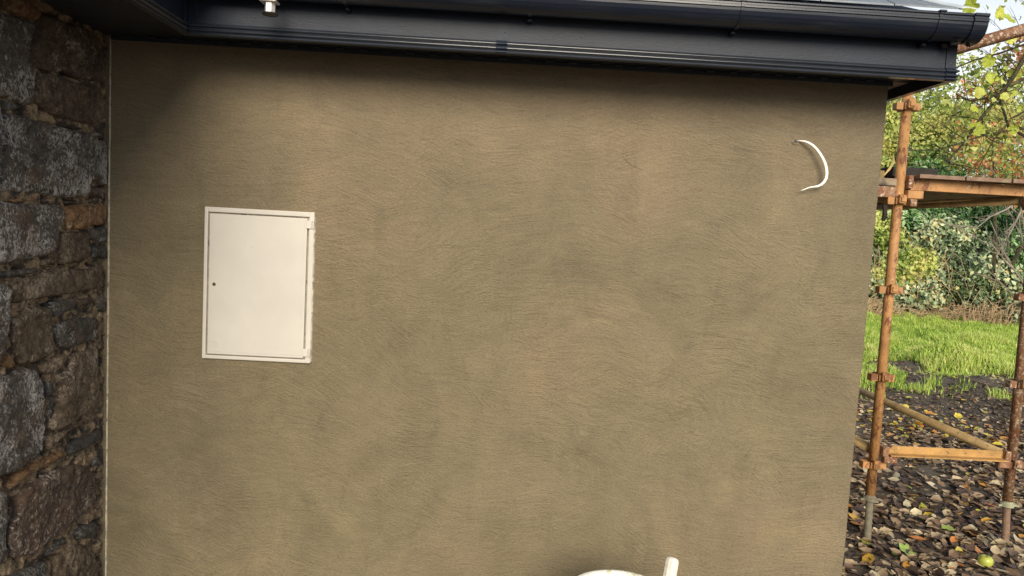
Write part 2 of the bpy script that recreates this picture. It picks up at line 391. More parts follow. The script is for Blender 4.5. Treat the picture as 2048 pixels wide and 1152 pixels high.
def m_ground():
    m, t, b = mat('muddy_soil'); N = NT(t); g = N.geo()
    c = N.mix(N.ramp(N.noise(g, 5, 6, 0.7), [(0.35, 0), (0.65, 1)]), (0.085, 0.067, 0.050), (0.175, 0.142, 0.105))
    c = N.mix(N.ramp(N.noise(g, 55, 4, 0.7), [(0.55, 0), (0.7, 1)]), c, (0.27, 0.23, 0.175))
    N.link(c, b.inputs['Base Color']); b.inputs['Roughness'].default_value = 0.8
    h = N.math('ADD', N.noise(g, 18, 6, 0.7), N.math('MULTIPLY', N.noise(g, 90, 4, 0.7), 0.35))
    N.link(N.bump(h, 1.0, 0.04), b.inputs['Normal'])
    return m
M['ground'] = m_ground()
def grid_mesh(name, xs, ys, f):
    nx, ny = len(xs), len(ys)
    vs_ = [f(x, y) for y in ys for x in xs]
    fs = [(j*nx+i, j*nx+i+1, (j+1)*nx+i+1, (j+1)*nx+i) for j in range(ny-1) for i in range(nx-1)]
    me = bpy.data.meshes.new(name); me.from_pydata(vs_, [], fs); me.update(); return me
xs = [-300, -120, -50, -20, -10] + list(np.arange(-5, 1.4, 0.4)) + list(np.arange(1.4, 9.01, 0.09)) + list(np.arange(9.3, 20, 0.4)) + [25, 50, 120, 300]
ys = [-300, -120, -50, -20, -10] + list(np.arange(-5, -0.6, 0.4)) + list(np.arange(-0.6, 9.01, 0.09)) + list(np.arange(9.3, 20, 0.4)) + [25, 50, 120, 300]
me = grid_mesh('ground', [float(a) for a in xs], [float(a) for a in ys], lambda x, y: (x, y, ground_h(x, y) if abs(x) < 22 and abs(y) < 22 else 0.2))
tag(mesh_obj('ground', me, M['ground'], smooth=True), kind='structure')

# ================================================================ RENDERED WALL
RW = empty('rendered_wall', (0, 0, 0), 'long smooth olive brown rendered wall with trowel strokes, under the black eave', 'wall')
def wob(z, s): return 0.0022*noise.noise(Vector((s, 0, z*4))) + 0.0012*noise.noise(Vector((s, 3, z*21)))
nx, nz_ = 190, 130
xs_ = [XL-0.05 + (XR-0.012-(XL-0.05))*i/nx for i in range(nx+1)]
rowsx = xs_ + ['a', 'b', 'c', 'd']
V = []; F = []
for j in range(nz_+1):
    z = -0.15 + (2.30+0.15)*j/nz_
    e = XR + wob(z, 1.0)
    for x in rowsx:
        if x == 'a': V.append((e-0.006, 0.001, z))
        elif x == 'b': V.append((e-0.0015, 0.004, z))
        elif x == 'c': V.append((e, 0.010, z))
        elif x == 'd': V.append((e+0.002, 3.4, z))
        else:
            k = min(1, (XR-x)/0.1)
            y = 0.0022*noise.noise(Vector((x*2.2, 0, z*2.2)))*k + 0.0012*noise.noise(Vector((x*9, 5, z*9)))*k
            V.append((x, y, z))
k = len(rowsx)
for j in range(nz_):
    for i in range(k-1): F.append((j*k+i, j*k+i+1, (j+1)*k+i+1, (j+1)*k+i))
me = bpy.data.meshes.new('render_face'); me.from_pydata(V, [], F); me.update()
mesh_obj('render_face', me, M['render'], RW, smooth=True)
bm = B()                                    # thin bead at the internal corner, ragged with old render
zz = np.arange(-0.05, ZS+0.001, 0.012); rows = []
for z in zz:
    a = XL - 0.003 + 0.0016*noise.noise(Vector((1, 2, z*17)))
    c_ = XL + 0.0016 + 0.0014*noise.noise(Vector((7, 2, z*25))) + 0.0010*noise.noise(Vector((7, 2, z*90)))
    d_ = -0.0035 + 0.0015*noise.noise(Vector((9, 2, z*40)))
    rows.append([bm.verts.new((a, 0.002, z)), bm.verts.new((a, d_, z)), bm.verts.new((c_, d_, z)), bm.verts.new((c_+0.001, 0.002, z))])
for a, b_ in zip(rows, rows[1:]):
    for q in range(3): bm.faces.new((a[q], a[q+1], b_[q+1], b_[q]))
bm_obj('edge_bead', bm, M['bead'], RW)
bm = B()                                    # the small hole the cable comes out of
rows = []
for r_, d_ in ((0.016, -0.0015), (0.011, -0.004), (0.0075, -0.003), (0.006, 0.004)):
    rows.append([bm.verts.new((1.131+r_*math.cos(a)*1.15*(1+0.2*math.sin(3*a)), d_, 1.9235+r_*math.sin(a)*(1+0.15*math.cos(2*a)))) for a in np.linspace(0, 2*math.pi, 15)[:-1]])
for a, b_ in zip(rows, rows[1:]):
    for q in range(14): bm.faces.new((a[q], a[(q+1) % 14], b_[(q+1) % 14], b_[q]))
bm_obj('cable_hole', bm, M['render'], RW)
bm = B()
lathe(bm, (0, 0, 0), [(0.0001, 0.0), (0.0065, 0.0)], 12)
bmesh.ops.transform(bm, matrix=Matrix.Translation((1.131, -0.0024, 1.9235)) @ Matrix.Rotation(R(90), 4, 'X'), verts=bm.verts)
bm_obj('hole_shade_disc', bm, M['dark'], RW)  # black disc painting in the shade inside the hole
rr = random.Random(5)                       # small nibs of render standing proud
bm = B()
for i in range(46):
    x = rr.uniform(-1.4, 1.42); z = rr.uniform(0.3, 2.1); s = rr.uniform(0.0012, 0.0032)
    t = bmesh.new(); bmesh.ops.create_icosphere(t, subdivisions=1, radius=1)
    for v in t.verts: v.co = Vector((x+v.co.x*s*rr.uniform(0.8, 2.6), v.co.y*s*0.8-0.0008, z+v.co.z*s))
    me = bpy.data.meshes.new('t'); t.to_mesh(me); t.free(); bm.from_mesh(me)
tag(bm_obj('render_nibs', bm, M['render'], RW), kind='stuff')

bm = B()                                    # raised lines left by the edge of the trowel
rr = random.Random(77)
for i in range(38):
    x = rr.uniform(-1.38, 1.4); z = rr.uniform(0.22, 2.08); L_ = rr.uniform(0.05, 0.22); an = rr.gauss(0.0, 0.4); cv = rr.uniform(-1.2, 1.2); n_ = rr.choice((1, 1, 2, 4))
    if -1.13 < x < -0.65 and 0.93 < z < 1.6: continue
    for j in range(n_):
        P = []
        for k in range(7):
            t = k/6-0.5; u_, w_ = t*L_, cv*L_*t*t + j*rr.uniform(0.006, 0.010)
            P.append((x+u_*math.cos(an)-w_*math.sin(an), -0.0003, z+u_*math.sin(an)+w_*math.cos(an)))
        if max(p[0] for p in P) < 1.455 and min(p[0] for p in P) > -1.44: tube(bm, P, [0.0001, 0.0005, 0.0008, 0.0008, 0.0008, 0.0005, 0.0001], 5, caps=False)
tag(bm_obj('trowel_ridges', bm, M['render'], RW, True), kind='stuff')

# ================================================================ STONE WALL
SW = empty('stone_wall', (XL, -0.3, 0), 'old rubble stone wall of dark lichened stones with sandy joints, left of the rendered wall', 'wall')
STONES=[
('o',22,[(-0.603,2.161),(-0.495,2.180),(-0.486,2.153),(-0.455,2.141),(-0.424,2.129),(-0.437,2.108),(-0.466,2.097),(-0.558,2.096),(-0.601,2.094)]),
('b',8,[(-0.481,2.180),(-0.388,2.178),(-0.355,2.169),(-0.352,2.149),(-0.419,2.135),(-0.466,2.147)]),
('b',6,[(-0.344,2.169),(-0.295,2.161),(-0.307,2.144),(-0.344,2.148)]),
('g',26,[(-0.689,2.078),(-0.626,2.080),(-0.539,2.082),(-0.473,2.094),(-0.458,2.078),(-0.473,2.036),(-0.486,1.999),(-0.478,1.966),(-0.450,1.945),(-0.455,1.900),(-0.460,1.841),(-0.493,1.837),(-0.627,1.845),(-0.691,1.844)]),
('d',20,[(-0.435,2.110),(-0.419,2.128),(-0.363,2.140),(-0.309,2.137),(-0.298,2.106),(-0.294,2.022),(-0.300,1.980),(-0.340,1.964),(-0.445,1.957),(-0.473,1.973),(-0.468,2.015),(-0.445,2.069)]),
('d',14,[(-0.280,2.131),(-0.233,2.147),(-0.111,2.154),(-0.060,2.131),(-0.035,2.109),(-0.036,1.982),(-0.075,1.984),(-0.190,1.971),(-0.261,1.978),(-0.271,2.022),(-0.283,2.065)]),
('b',20,[(-0.429,1.948),(-0.340,1.953),(-0.212,1.955),(-0.043,1.968),(-0.035,1.925),(-0.034,1.856),(-0.073,1.831),(-0.140,1.822),(-0.266,1.822),(-0.367,1.825),(-0.413,1.840),(-0.453,1.853),(-0.450,1.889),(-0.442,1.921)]),
('d',10,[(-0.345,1.807),(-0.166,1.805),(-0.150,1.800),(-0.229,1.795),(-0.313,1.798)]),
('g',24,[(-0.598,1.784),(-0.570,1.799),(-0.445,1.796),(-0.361,1.792),(-0.284,1.790),(-0.226,1.787),(-0.150,1.793),(-0.133,1.770),(-0.029,1.772),(-0.015,1.759),(-0.012,1.618),(-0.138,1.626),(-0.150,1.567),(-0.282,1.559),(-0.394,1.565),(-0.455,1.566),(-0.597,1.564),(-0.608,1.609),(-0.603,1.677),(-0.596,1.723)]),
('g',14,[(-0.752,1.801),(-0.627,1.818),(-0.614,1.807),(-0.609,1.774),(-0.612,1.730),(-0.612,1.687),(-0.614,1.628),(-0.615,1.565),(-0.628,1.557),(-0.755,1.566)]),
('s',8,[(-0.752,1.822),(-0.627,1.838),(-0.498,1.832),(-0.535,1.814),(-0.577,1.805),(-0.600,1.816),(-0.752,1.805)]),
('d',10,[(-0.130,1.795),(-0.058,1.805),(-0.030,1.792),(-0.033,1.785),(-0.123,1.787)]),
('d',10,[(-0.131,1.609),(-0.016,1.598),(-0.026,1.560),(-0.076,1.568),(-0.134,1.578)]),
('o',12,[(-0.562,1.542),(-0.486,1.552),(-0.434,1.554),(-0.426,1.546),(-0.535,1.535)]),
('d',8,[(-0.402,1.545),(-0.279,1.542),(-0.192,1.551),(-0.196,1.543),(-0.294,1.537),(-0.394,1.539)]),
('g',28,[(-0.755,1.541),(-0.628,1.537),(-0.547,1.530),(-0.407,1.529),(-0.320,1.526),(-0.297,1.499),(-0.323,1.449),(-0.328,1.399),(-0.351,1.376),(-0.447,1.364),(-0.548,1.351),(-0.629,1.354),(-0.757,1.355)]),
('o',24,[(-0.297,1.525),(-0.186,1.536),(-0.033,1.545),(-0.011,1.534),(-0.010,1.467),(-0.102,1.463),(-0.185,1.450),(-0.272,1.452),(-0.282,1.489)]),
('b',16,[(-0.299,1.442),(-0.201,1.441),(-0.142,1.442),(-0.132,1.408),(-0.121,1.380),(-0.134,1.343),(-0.177,1.332),(-0.287,1.333),(-0.316,1.368),(-0.308,1.412)]),
('s',10,[(-0.105,1.449),(-0.009,1.454),(-0.009,1.401),(-0.048,1.400),(-0.101,1.412)]),
('s',10,[(-0.104,1.385),(-0.008,1.388),(-0.008,1.340),(-0.111,1.345)]),
('s',14,[(-0.591,1.326),(-0.434,1.326),(-0.425,1.313),(-0.548,1.305),(-0.593,1.308)]),
('b',12,[(-0.423,1.347),(-0.359,1.358),(-0.342,1.341),(-0.398,1.335)]),
('s',14,[(-0.757,1.334),(-0.629,1.333),(-0.607,1.323),(-0.607,1.308),(-0.757,1.319)]),
('b',22,[(-0.558,1.292),(-0.493,1.303),(-0.316,1.317),(-0.187,1.306),(-0.047,1.308),(-0.029,1.287),(-0.035,1.230),(-0.160,1.228),(-0.336,1.226),(-0.444,1.227),(-0.541,1.226),(-0.567,1.231),(-0.572,1.261)]),
('g',20,[(-0.757,1.310),(-0.630,1.301),(-0.584,1.276),(-0.584,1.224),(-0.589,1.179),(-0.596,1.088),(-0.613,1.076),(-0.631,1.041),(-0.760,1.062)]),
('s',14,[(-0.342,1.204),(-0.215,1.207),(-0.211,1.173),(-0.279,1.163),(-0.336,1.158),(-0.344,1.195)]),
('d',4,[(-0.202,1.204),(-0.095,1.204),(-0.095,1.178),(-0.188,1.172)]),
('s',10,[(-0.565,1.208),(-0.519,1.203),(-0.514,1.193),(-0.558,1.201)]),
('b',24,[(-0.498,1.207),(-0.373,1.193),(-0.356,1.149),(-0.350,1.080),(-0.344,1.036),(-0.406,1.024),(-0.486,1.026),(-0.529,1.031),(-0.548,1.072),(-0.560,1.113),(-0.570,1.167),(-0.560,1.181),(-0.521,1.181)]),
('s',18,[(-0.335,1.129),(-0.276,1.133),(-0.182,1.135),(-0.073,1.118),(-0.062,1.092),(-0.068,1.044),(-0.157,1.035),(-0.260,1.031),(-0.315,1.050),(-0.335,1.086)]),
('s',6,[(-0.070,1.198),(-0.005,1.193),(-0.008,1.138),(-0.041,1.142),(-0.070,1.168)]),
('b',14,[(-0.406,1.016),(-0.344,1.018),(-0.275,1.016),(-0.269,0.994),(-0.335,0.964),(-0.397,0.977),(-0.417,1.003)]),
('b',22,[(-0.247,1.004),(-0.180,1.012),(-0.068,1.011),(-0.059,0.940),(-0.047,0.860),(-0.050,0.823),(-0.064,0.791),(-0.085,0.775),(-0.178,0.775),(-0.249,0.766),(-0.313,0.766),(-0.363,0.776),(-0.369,0.797),(-0.322,0.868),(-0.308,0.908),(-0.320,0.946),(-0.253,0.964)]),
('g',26,[(-0.760,1.042),(-0.631,1.021),(-0.544,1.000),(-0.526,1.013),(-0.430,0.995),(-0.406,0.955),(-0.389,0.901),(-0.394,0.835),(-0.397,0.776),(-0.411,0.720),(-0.454,0.709),(-0.549,0.700),(-0.633,0.705),(-0.763,0.738)]),
('o',10,[(-0.601,1.067),(-0.580,1.077),(-0.556,1.061),(-0.544,1.033),(-0.561,1.026),(-0.601,1.038)]),
('s',8,[(-0.380,0.938),(-0.349,0.940),(-0.340,0.907),(-0.355,0.883),(-0.380,0.909)]),
('s',8,[(-0.366,0.875),(-0.337,0.886),(-0.351,0.823),(-0.369,0.797)]),
('b',12,[(-0.388,0.761),(-0.307,0.752),(-0.194,0.755),(-0.092,0.756),(-0.064,0.737),(-0.154,0.737),(-0.276,0.733),(-0.319,0.717),(-0.385,0.709)]),
('s',12,[(-0.251,0.687),(-0.153,0.690),(-0.037,0.685),(-0.033,0.645),(-0.153,0.641),(-0.235,0.648)]),
('o',16,[(-0.539,0.684),(-0.443,0.688),(-0.312,0.690),(-0.279,0.671),(-0.285,0.655),(-0.356,0.650),(-0.443,0.655),(-0.486,0.653),(-0.537,0.649),(-0.579,0.648),(-0.574,0.661)]),
('s',6,[(-0.076,0.596),(-0.032,0.570),(-0.039,0.537),(-0.083,0.563)]),
('d',28,[(-0.550,0.608),(-0.507,0.624),(-0.427,0.624),(-0.356,0.629),(-0.225,0.610),(-0.138,0.574),(-0.089,0.533),(-0.071,0.479),(-0.073,0.410),(-0.167,0.400),(-0.277,0.391),(-0.387,0.389),(-0.473,0.391),(-0.560,0.419),(-0.582,0.461),(-0.579,0.541),(-0.550,0.558)]),
('g',18,[(-0.763,0.727),(-0.633,0.685),(-0.593,0.644),(-0.591,0.602),(-0.596,0.556),(-0.596,0.460),(-0.625,0.422),(-0.765,0.464)]),
('s',12,[(-0.229,0.362),(-0.156,0.356),(-0.069,0.335),(-0.061,0.289),(-0.075,0.275),(-0.183,0.314)]),
('s',12,[(-0.387,0.357),(-0.274,0.359),(-0.258,0.339),(-0.310,0.339),(-0.378,0.342)]),
('b',18,[(-0.331,0.312),(-0.226,0.316),(-0.089,0.250),(-0.048,0.169),(-0.030,-0.058),(-0.345,0.113),(-0.352,0.279)]),
('s',20,[(-0.532,0.362),(-0.446,0.337),(-0.395,0.331),(-0.398,0.168),(-0.767,0.342),(-0.766,0.434),(-0.597,0.376)])]

def poly_sdf(P, Q):
    """signed distance of points P (n,2) to polygon Q, positive inside"""
    n = len(Q); d = np.full(len(P), 1e9); ins = np.zeros(len(P), bool)
    for i in range(n):
        a, b_ = Q[i], Q[(i+1) % n]; ab = b_-a; t = np.clip(((P-a)@ab)/max(ab@ab, 1e-12), 0, 1)
        d = np.minimum(d, np.linalg.norm(P-(a+t[:, None]*ab), axis=1))
        c_ = ((a[1] > P[:, 1]) != (b_[1] > P[:, 1]))
        with np.errstate(divide='ignore', invalid='ignore'):
            xi = (b_[0]-a[0])*(P[:, 1]-a[1])/(b_[1]-a[1]) + a[0]
        ins ^= c_ & (P[:, 0] < xi)
    return np.where(ins, d, -d)
def stone(poly, kind, proud, step=0.0085, lod=1.0):
    Q = [np.array(p, float) for p in poly]
    lo_, hi_ = np.min(Q, 0), np.max(Q, 0); ar = float(np.prod(hi_-lo_)); mean = (lo_+hi_)/2
    if ar >= 0.012 and lod == 1.0: Q = [mean+(q-mean)*np.array([1.008, 1.012]) for q in Q]
    if ar < 0.012 and lod == 1.0: Q = [mean+(q-mean)*np.array([1.08, 1.14]) for q in Q]
    amp = min(1.0, 0.35+ar*30)
    ring = []
    n = len(Q)
    for i in range(n):
        a, b_ = Q[i], Q[(i+1) % n]; l = np.linalg.norm(b_-a); m_ = max(1, int(l/(step*1.1)))
        for k_ in range(m_):
            p = a+(b_-a)*k_/m_
            jx = noise.noise(Vector((p[0]*40, p[1]*40, 1)))*0.0035; jz = noise.noise(Vector((p[0]*40, p[1]*40, 8)))*0.0035
            ring.append((p[0]+jx, min(p[1]+jz, 2.19)))
    Rg = np.array(ring)
    lo, hi = Rg.min(0), Rg.max(0)
    gx = np.arange(lo[0], hi[0], step); gz = np.arange(lo[1], hi[1], step)
    G = np.array([(a, b_) for a in gx for b_ in gz]); 
    pts = list(ring); m_ = len(ring)
    if len(G):
        G = G + rng.uniform(-0.3, 0.3, G.shape)*step
        sd = poly_sdf(G, Rg); G = G[sd > 0.0045]
        inner = []
        pts += [tuple(p) for p in G]
    vts, eds, fcs, *_ = geometry.delaunay_2d_cdt([Vector(p) for p in pts], [], [list(range(m_))], 1, 1e-5)
    A_ = np.array([(v.x, v.y) for v in vts]); sd = poly_sdf(A_, Rg)
    off = random.Random(m_*7+len(pts)).uniform(-8, 8)
    tx, tz = random.uniform(-0.05, 0.05), random.uniform(-0.06, 0.06)
    c0 = A_.mean(0); V = []
    top = XL - 0.006 + proud*0.001*0.55
    for (y, z), d in zip(A_, sd):
        edge = -0.016*math.exp(-max(d, 0)/0.0038)
        h = 0.010*noise.noise(Vector((y*7, z*7, off))) + 0.006*noise.noise(Vector((y*19, z*19, off+5))) + 0.0032*noise.noise(Vector((y*48, z*48, off))) + 0.0030*noise.noise(Vector((y*100, z*130, off)))
        q_ = noise.noise(Vector((y*9-z*3, z*9, off+9))); h += 0.010*(round(q_*3.5)/3.5-q_)
        rdg = -0.006*max(0, 0.25-abs(noise.noise(Vector((y*11+z*5, z*15-y*3, off+3)))))*4
        fade = min(1, max(d, 0)/0.02)
        V.append((top + edge + (h+rdg)*amp*(0.35+0.65*fade) + tx*(y-c0[0]) + tz*(z-c0[1])*0.6, y, z))
    F = [tuple(f) for f in fcs]
    from collections import Counter
    ec = Counter(); dr = {}
    for f in F:
        for i in range(len(f)):
            e = (f[i], f[(i+1) % len(f)]); ec[tuple(sorted(e))] += 1; dr[tuple(sorted(e))] = e
    bd = [dr[e] for e, c_ in ec.items() if c_ == 1]
    mp_ = {}
    for e in bd:
        for v in e:
            if v not in mp_:
                mp_[v] = len(V); q = V[v]; V.append((XL-0.075, c0[0]+(q[1]-c0[0])*0.96, c0[1]+(q[2]-c0[1])*0.96))
    for a, b_ in bd: F.append((b_, a, mp_[a], mp_[b_]))
    V = [(min(x, XL-0.0035+0.1*max(0, -y-0.03)) if y > -0.12 else x, min(y, -0.005) if y > -0.03 else y, z) for x, y, z in V]
    me = bpy.data.meshes.new('stone'); me.from_pydata(V, [], F); me.update()
    bm = bmesh.new(); bm.from_mesh(me); bmesh.ops.recalc_face_normals(bm, faces=bm.faces)
    bm.to_mesh(me); bm.free()
    mesh_obj('stone', me, M[kind], SW, smooth=True)
for kd, pr, poly in STONES: stone(poly, kd, pr)
def filler(y0, y1, z0, z1, seed, hmin, hmax):
    r_ = random.Random(seed); z = z0
    while z < z1-0.03:
        h = min(r_.uniform(hmin, hmax), z1-z)
        if z1-(z+h) < 0.05: h = z1-z
        y = y0
        while y < y1-0.02:
            ww = min(r_.uniform(0.10, 0.36), y1-y)
            if y1-(y+ww) < 0.07: ww = y1-y
            g_ = 0.006
            j = lambda s=0.012: r_.uniform(-s, s)*0.6
            P = [(y+g_, z+g_+j()), (y+ww*0.5, z+g_+j()), (y+ww-g_, z+g_+j()), (y+ww-g_+j(0.004), z+h*0.5), (y+ww-g_, z+h-g_+j()), (y+ww*0.5+j(), z+h-g_+j()*0.5), (y+g_, z+h-g_+j()), (y+g_+j(0.004), z+h*0.5)]
            stone(P, r_.choice('ggbbdsdb'), r_.uniform(4, 26), 0.024, 2.0)
            y += ww
        z += h
filler(-3.3, -0.70, 0.0, 2.17, 3, 0.07, 0.25)
filler(-0.70, -0.004, 0.0, 0.175, 5, 0.07, 0.12)
def mort(y, z):
    n1 = noise.noise(Vector((y*12, z*12, 3))); n2 = noise.noise(Vector((y*45, z*45, 7))); n3 = noise.noise(Vector((y*17, z*23, 17)))
    x = XL - 0.0155 + 0.009*n1 + 0.007*n2 + 0.004*noise.noise(Vector((y*110, z*110, 2))) - 0.13*max(0, n3-0.08)
    if y > -0.018: x = min(x, XL-0.012)
    return (x, min(y, -0.001), z)
me = grid_mesh('mortar', [float(a) for a in np.arange(-0.70, 0.004, 0.008)], [float(a) for a in np.arange(-0.06, 2.2, 0.008)], mort)
mesh_obj('mortar', me, M['mortar'], SW, smooth=True)
me = grid_mesh('mortar', [float(a) for a in np.arange(-3.36, -0.69, 0.03)], [float(a) for a in np.arange(-0.06, 2.21, 0.03)], mort)
mesh_obj('mortar', me, M['mortar'], SW, smooth=True)
bm = B(); box(bm, XL-0.45, XL-0.077, -3.32, 0.1, -0.1, 2.18); bm_obj('wall_core', bm, M['mortar'], SW)

# ================================================================ ROOF, FASCIA, SOFFIT, GUTTER
FY, FX, LX = -0.26, 1.565, -1.07
RO = empty('eaves_roof', (0.2, FY, 2.13), 'black fascia, soffit and grey slate roof edge overhanging the rendered wall', 'roof')
path = [(LX, -3.2), (LX, FY), (FX, FY), (FX, 3.4)]
prof = [(-0.020, 2.335), (0.0, 2.335), (0.0, 2.1295), (-0.020, 2.1295)]
bm = B(); sweep(bm, path, prof, closed=True); bm_obj('fascia', bm, M['upvc'], RO)
M['trim'] = m_simple('glossy_black_trim', (0.022, 0.026, 0.034), 0.16, 0.6, var=0.1)
trim = [(-0.001, 2.170), (0.003, 2.1665)]
for zc, rb in ((2.1595, 0.0046), (2.1445, 0.0050)):
    trim += [(0.0035+rb*math.cos(a)*1.25, zc+rb*math.sin(a)) for a in np.linspace(1.35, -1.35, 9)] + [(0.0025, zc-rb-0.0022)]
trim += [(0.0065, 2.1345), (0.0075, 2.1315), (0.006, 2.128), (-0.019, 2.128), (-0.019, 2.1285), (-0.001, 2.1285)]
bm = B(); sweep(bm, path, trim, closed=True); bm_obj('fascia_trim', bm, M['trim'], RO)
# soffit: front strip, strip under the main eave, strip on the right-hand side
bm = B(); box(bm, XL-0.04, FX-0.021, FY+0.022, -0.002, ZS, ZS+0.010); bm_obj('soffit_board', bm, M['soffit'], RO)
bm = B(); box(bm, XL-0.04, LX-0.022, -3.2, FY+0.020, ZS, ZS+0.010); bm_obj('soffit_board', bm, M['soffit'], RO)
bm = B(); box(bm, XR+0.004, FX-0.022, 0.0, 3.4, ZS, ZS+0.010); bm_obj('soffit_board', bm, M['timber_soffit'], RO)
# perforated vent strip against the wall, one tooth after another
bm = B()
x = -1.40
while x < 1.45:
    box(bm, x, x+0.030, -0.030, -0.012, ZS-0.008, ZS-0.0005, 0.002); x += 0.0865
tag(bm_obj('vent_strip', bm, M['soffit'], RO), kind='stuff')
bm = B(); box(bm, XL+0.004, XR+0.01, -0.011, -0.0035, ZS-0.018, ZS-0.001, 0.002); bm_obj('soffit_trim', bm, M['soffit'], RO)
def fascia_cover(x0, x1, o):
    bm = B(); pr = [(-0.001, 2.3345), (o, 2.3345), (o, 2.1712)] + [(a+o, z) for a, z in trim[1:-4]] + [(0.0, 2.1265), (-0.001, 2.1265)]
    sweep(bm, [(x0, FY), (x1, FY)], pr, closed=True)
    return bm_obj('joint_cover', bm, M['upvc'], RO)
fascia_cover(-0.028, 0.010, 0.0032)
fascia_cover(1.528, 1.5635, 0.0036)
bm = B(); box(bm, LX+0.0005, LX+0.030, FY-0.0035, FY+0.001, 2.135, 2.334, 0.001); box(bm, LX+0.0005, LX+0.0035, FY-0.030, FY-0.004, 2.135, 2.334, 0.001)
bm_obj('corner_trim', bm, M['upvc'], RO)
rp_ = bpy.data.meshes.new('fixing_pin'); bm = B(); lathe(bm, (0, 0, 0), [(0.0001, 0.0014), (0.0022, 0.001), (0.0030, 0.0)], 10)
bmesh.ops.transform(bm, matrix=Matrix.Rotation(R(90), 4, 'X'), verts=bm.verts); bm.to_mesh(rp_); bm.free(); rp_.materials.append(M['dark'])
for px, pz in ((-0.351, 2.2), (0.001, 2.20), (0.261, 2.20), (0.70, 2.20), (1.15, 2.2), (-0.85, 2.2), (1.546, 2.22), (1.546, 2.185)):
    o = bpy.data.objects.new('fixing_pin', rp_); link(o, RO); o.location = Vector((px, FY-(0.004 if px > 1.5 or abs(px-0.001) < .01 else 0.0), pz)) - Vector(RO.location)
# gutter
GZ = 0.0
def gprof(t=0.0, ext=0.0):
    P = [(0.004-t, 2.316+ext), (0.004-t, 2.300)]
    for k in range(0, 13):
        a = math.pi + math.pi*k/12*0.93
        P.append((0.060+(0.056+t)*math.cos(a), 2.300+(0.056+t)*math.sin(a)))
    P += [(0.1155+t, 2.296), (0.1195+t, 2.2985), (0.1195+t, 2.3045), (0.116+t, 2.307), (0.116+t, 2.313), (0.1205+t, 2.3165), (0.1205+t, 2.321+ext)]
    return P
outer = gprof(); inner = [(a - (0.003 if a > 0.06 else -0.003), z+0.003) for a, z in reversed(outer)]
GU = bpy.data.objects.new('gutter', None)
bm = B(); sweep(bm, [(LX, -3.2), (LX, FY), (1.582, FY)], outer+inner, closed=True)
G_ = bm_obj('gutter', bm, M['gutter'], RO)
bpy.data.objects.remove(GU)
G_['label'] = 'long black plastic gutter along the front of the fascia'
def clip(x, w=0.026):
    bm = B(); o_ = gprof(0.0035, 0.002); i_ = [(a-(0.0032 if a > 0.06 else -0.003), z+0.003) for a, z in reversed(o_)]
    sweep(bm, [(x-w/2, FY), (x+w/2, FY)], o_[4:]+i_[:-4], closed=True)
    box(bm, x-w/2, x+w/2, FY-0.128, FY-0.100, 2.3215, 2.3265, 0.001)
    bm_obj('gutter_bracket', bm, M['gutter'], G_)
def clip_thin(x):
    bm = B(); o_ = gprof(0.0035, 0.002); i_ = [(a-(0.003 if a > 0.06 else -0.003), z+0.003) for a, z in reversed(o_)]
    sweep(bm, [(x-0.006, FY), (x+0.006, FY)], o_[7:]+i_[:-7], closed=True)
    box(bm, x-0.011, x+0.013, FY-0.129, FY-0.098, 2.3205, 2.3265, 0.0015)
    box(bm, x-0.009, x+0.009, FY-0.030, FY-0.001, 2.232, 2.245, 0.003)
    bm_obj('gutter_bracket', bm, M['gutter'], G_)
for x in (-0.53, 0.080, 0.772, 1.430): clip_thin(x)
bm = B(); sweep(bm, [(1.540, FY), (1.588, FY)], gprof(0.006, 0.003)+[(0.060, 2.324)], closed=True); bm_obj('stop_end', bm, M['gutter'], G_)
rr = random.Random(3)                        # rotten leaves and sealant hanging from the open corner
bm = B()
for i in range(16):
    x = rr.uniform(1.49, 1.60); y = FY-rr.uniform(0.01, 0.10); z = 2.262 - 0.04*abs(rr.gauss(0, 0.6)) + (x-1.5)*0.25
    s = rr.uniform(0.008, 0.02); mt = Matrix.Translation((x, y, z)) @ Matrix.Rotation(rr.uniform(0, 6), 4, (rr.random(), rr.random(), rr.random()))
    t = bmesh.new(); bmesh.ops.create_icosphere(t, subdivisions=1, radius=s)
    for v in t.verts: v.co = Vector((v.co.x, v.co.y*0.35, v.co.z*0.7)) + Vector((rr.uniform(-1, 1), rr.uniform(-1, 1), rr.uniform(-1, 1)))*s*0.25
    bmesh.ops.transform(t, matrix=mt, verts=t.verts); me = bpy.data.meshes.new('t'); t.to_mesh(me); t.free(); bm.from_mesh(me)
tag(bm_obj('sealant_and_debris', bm, M['darkwood'], G_), kind='stuff')
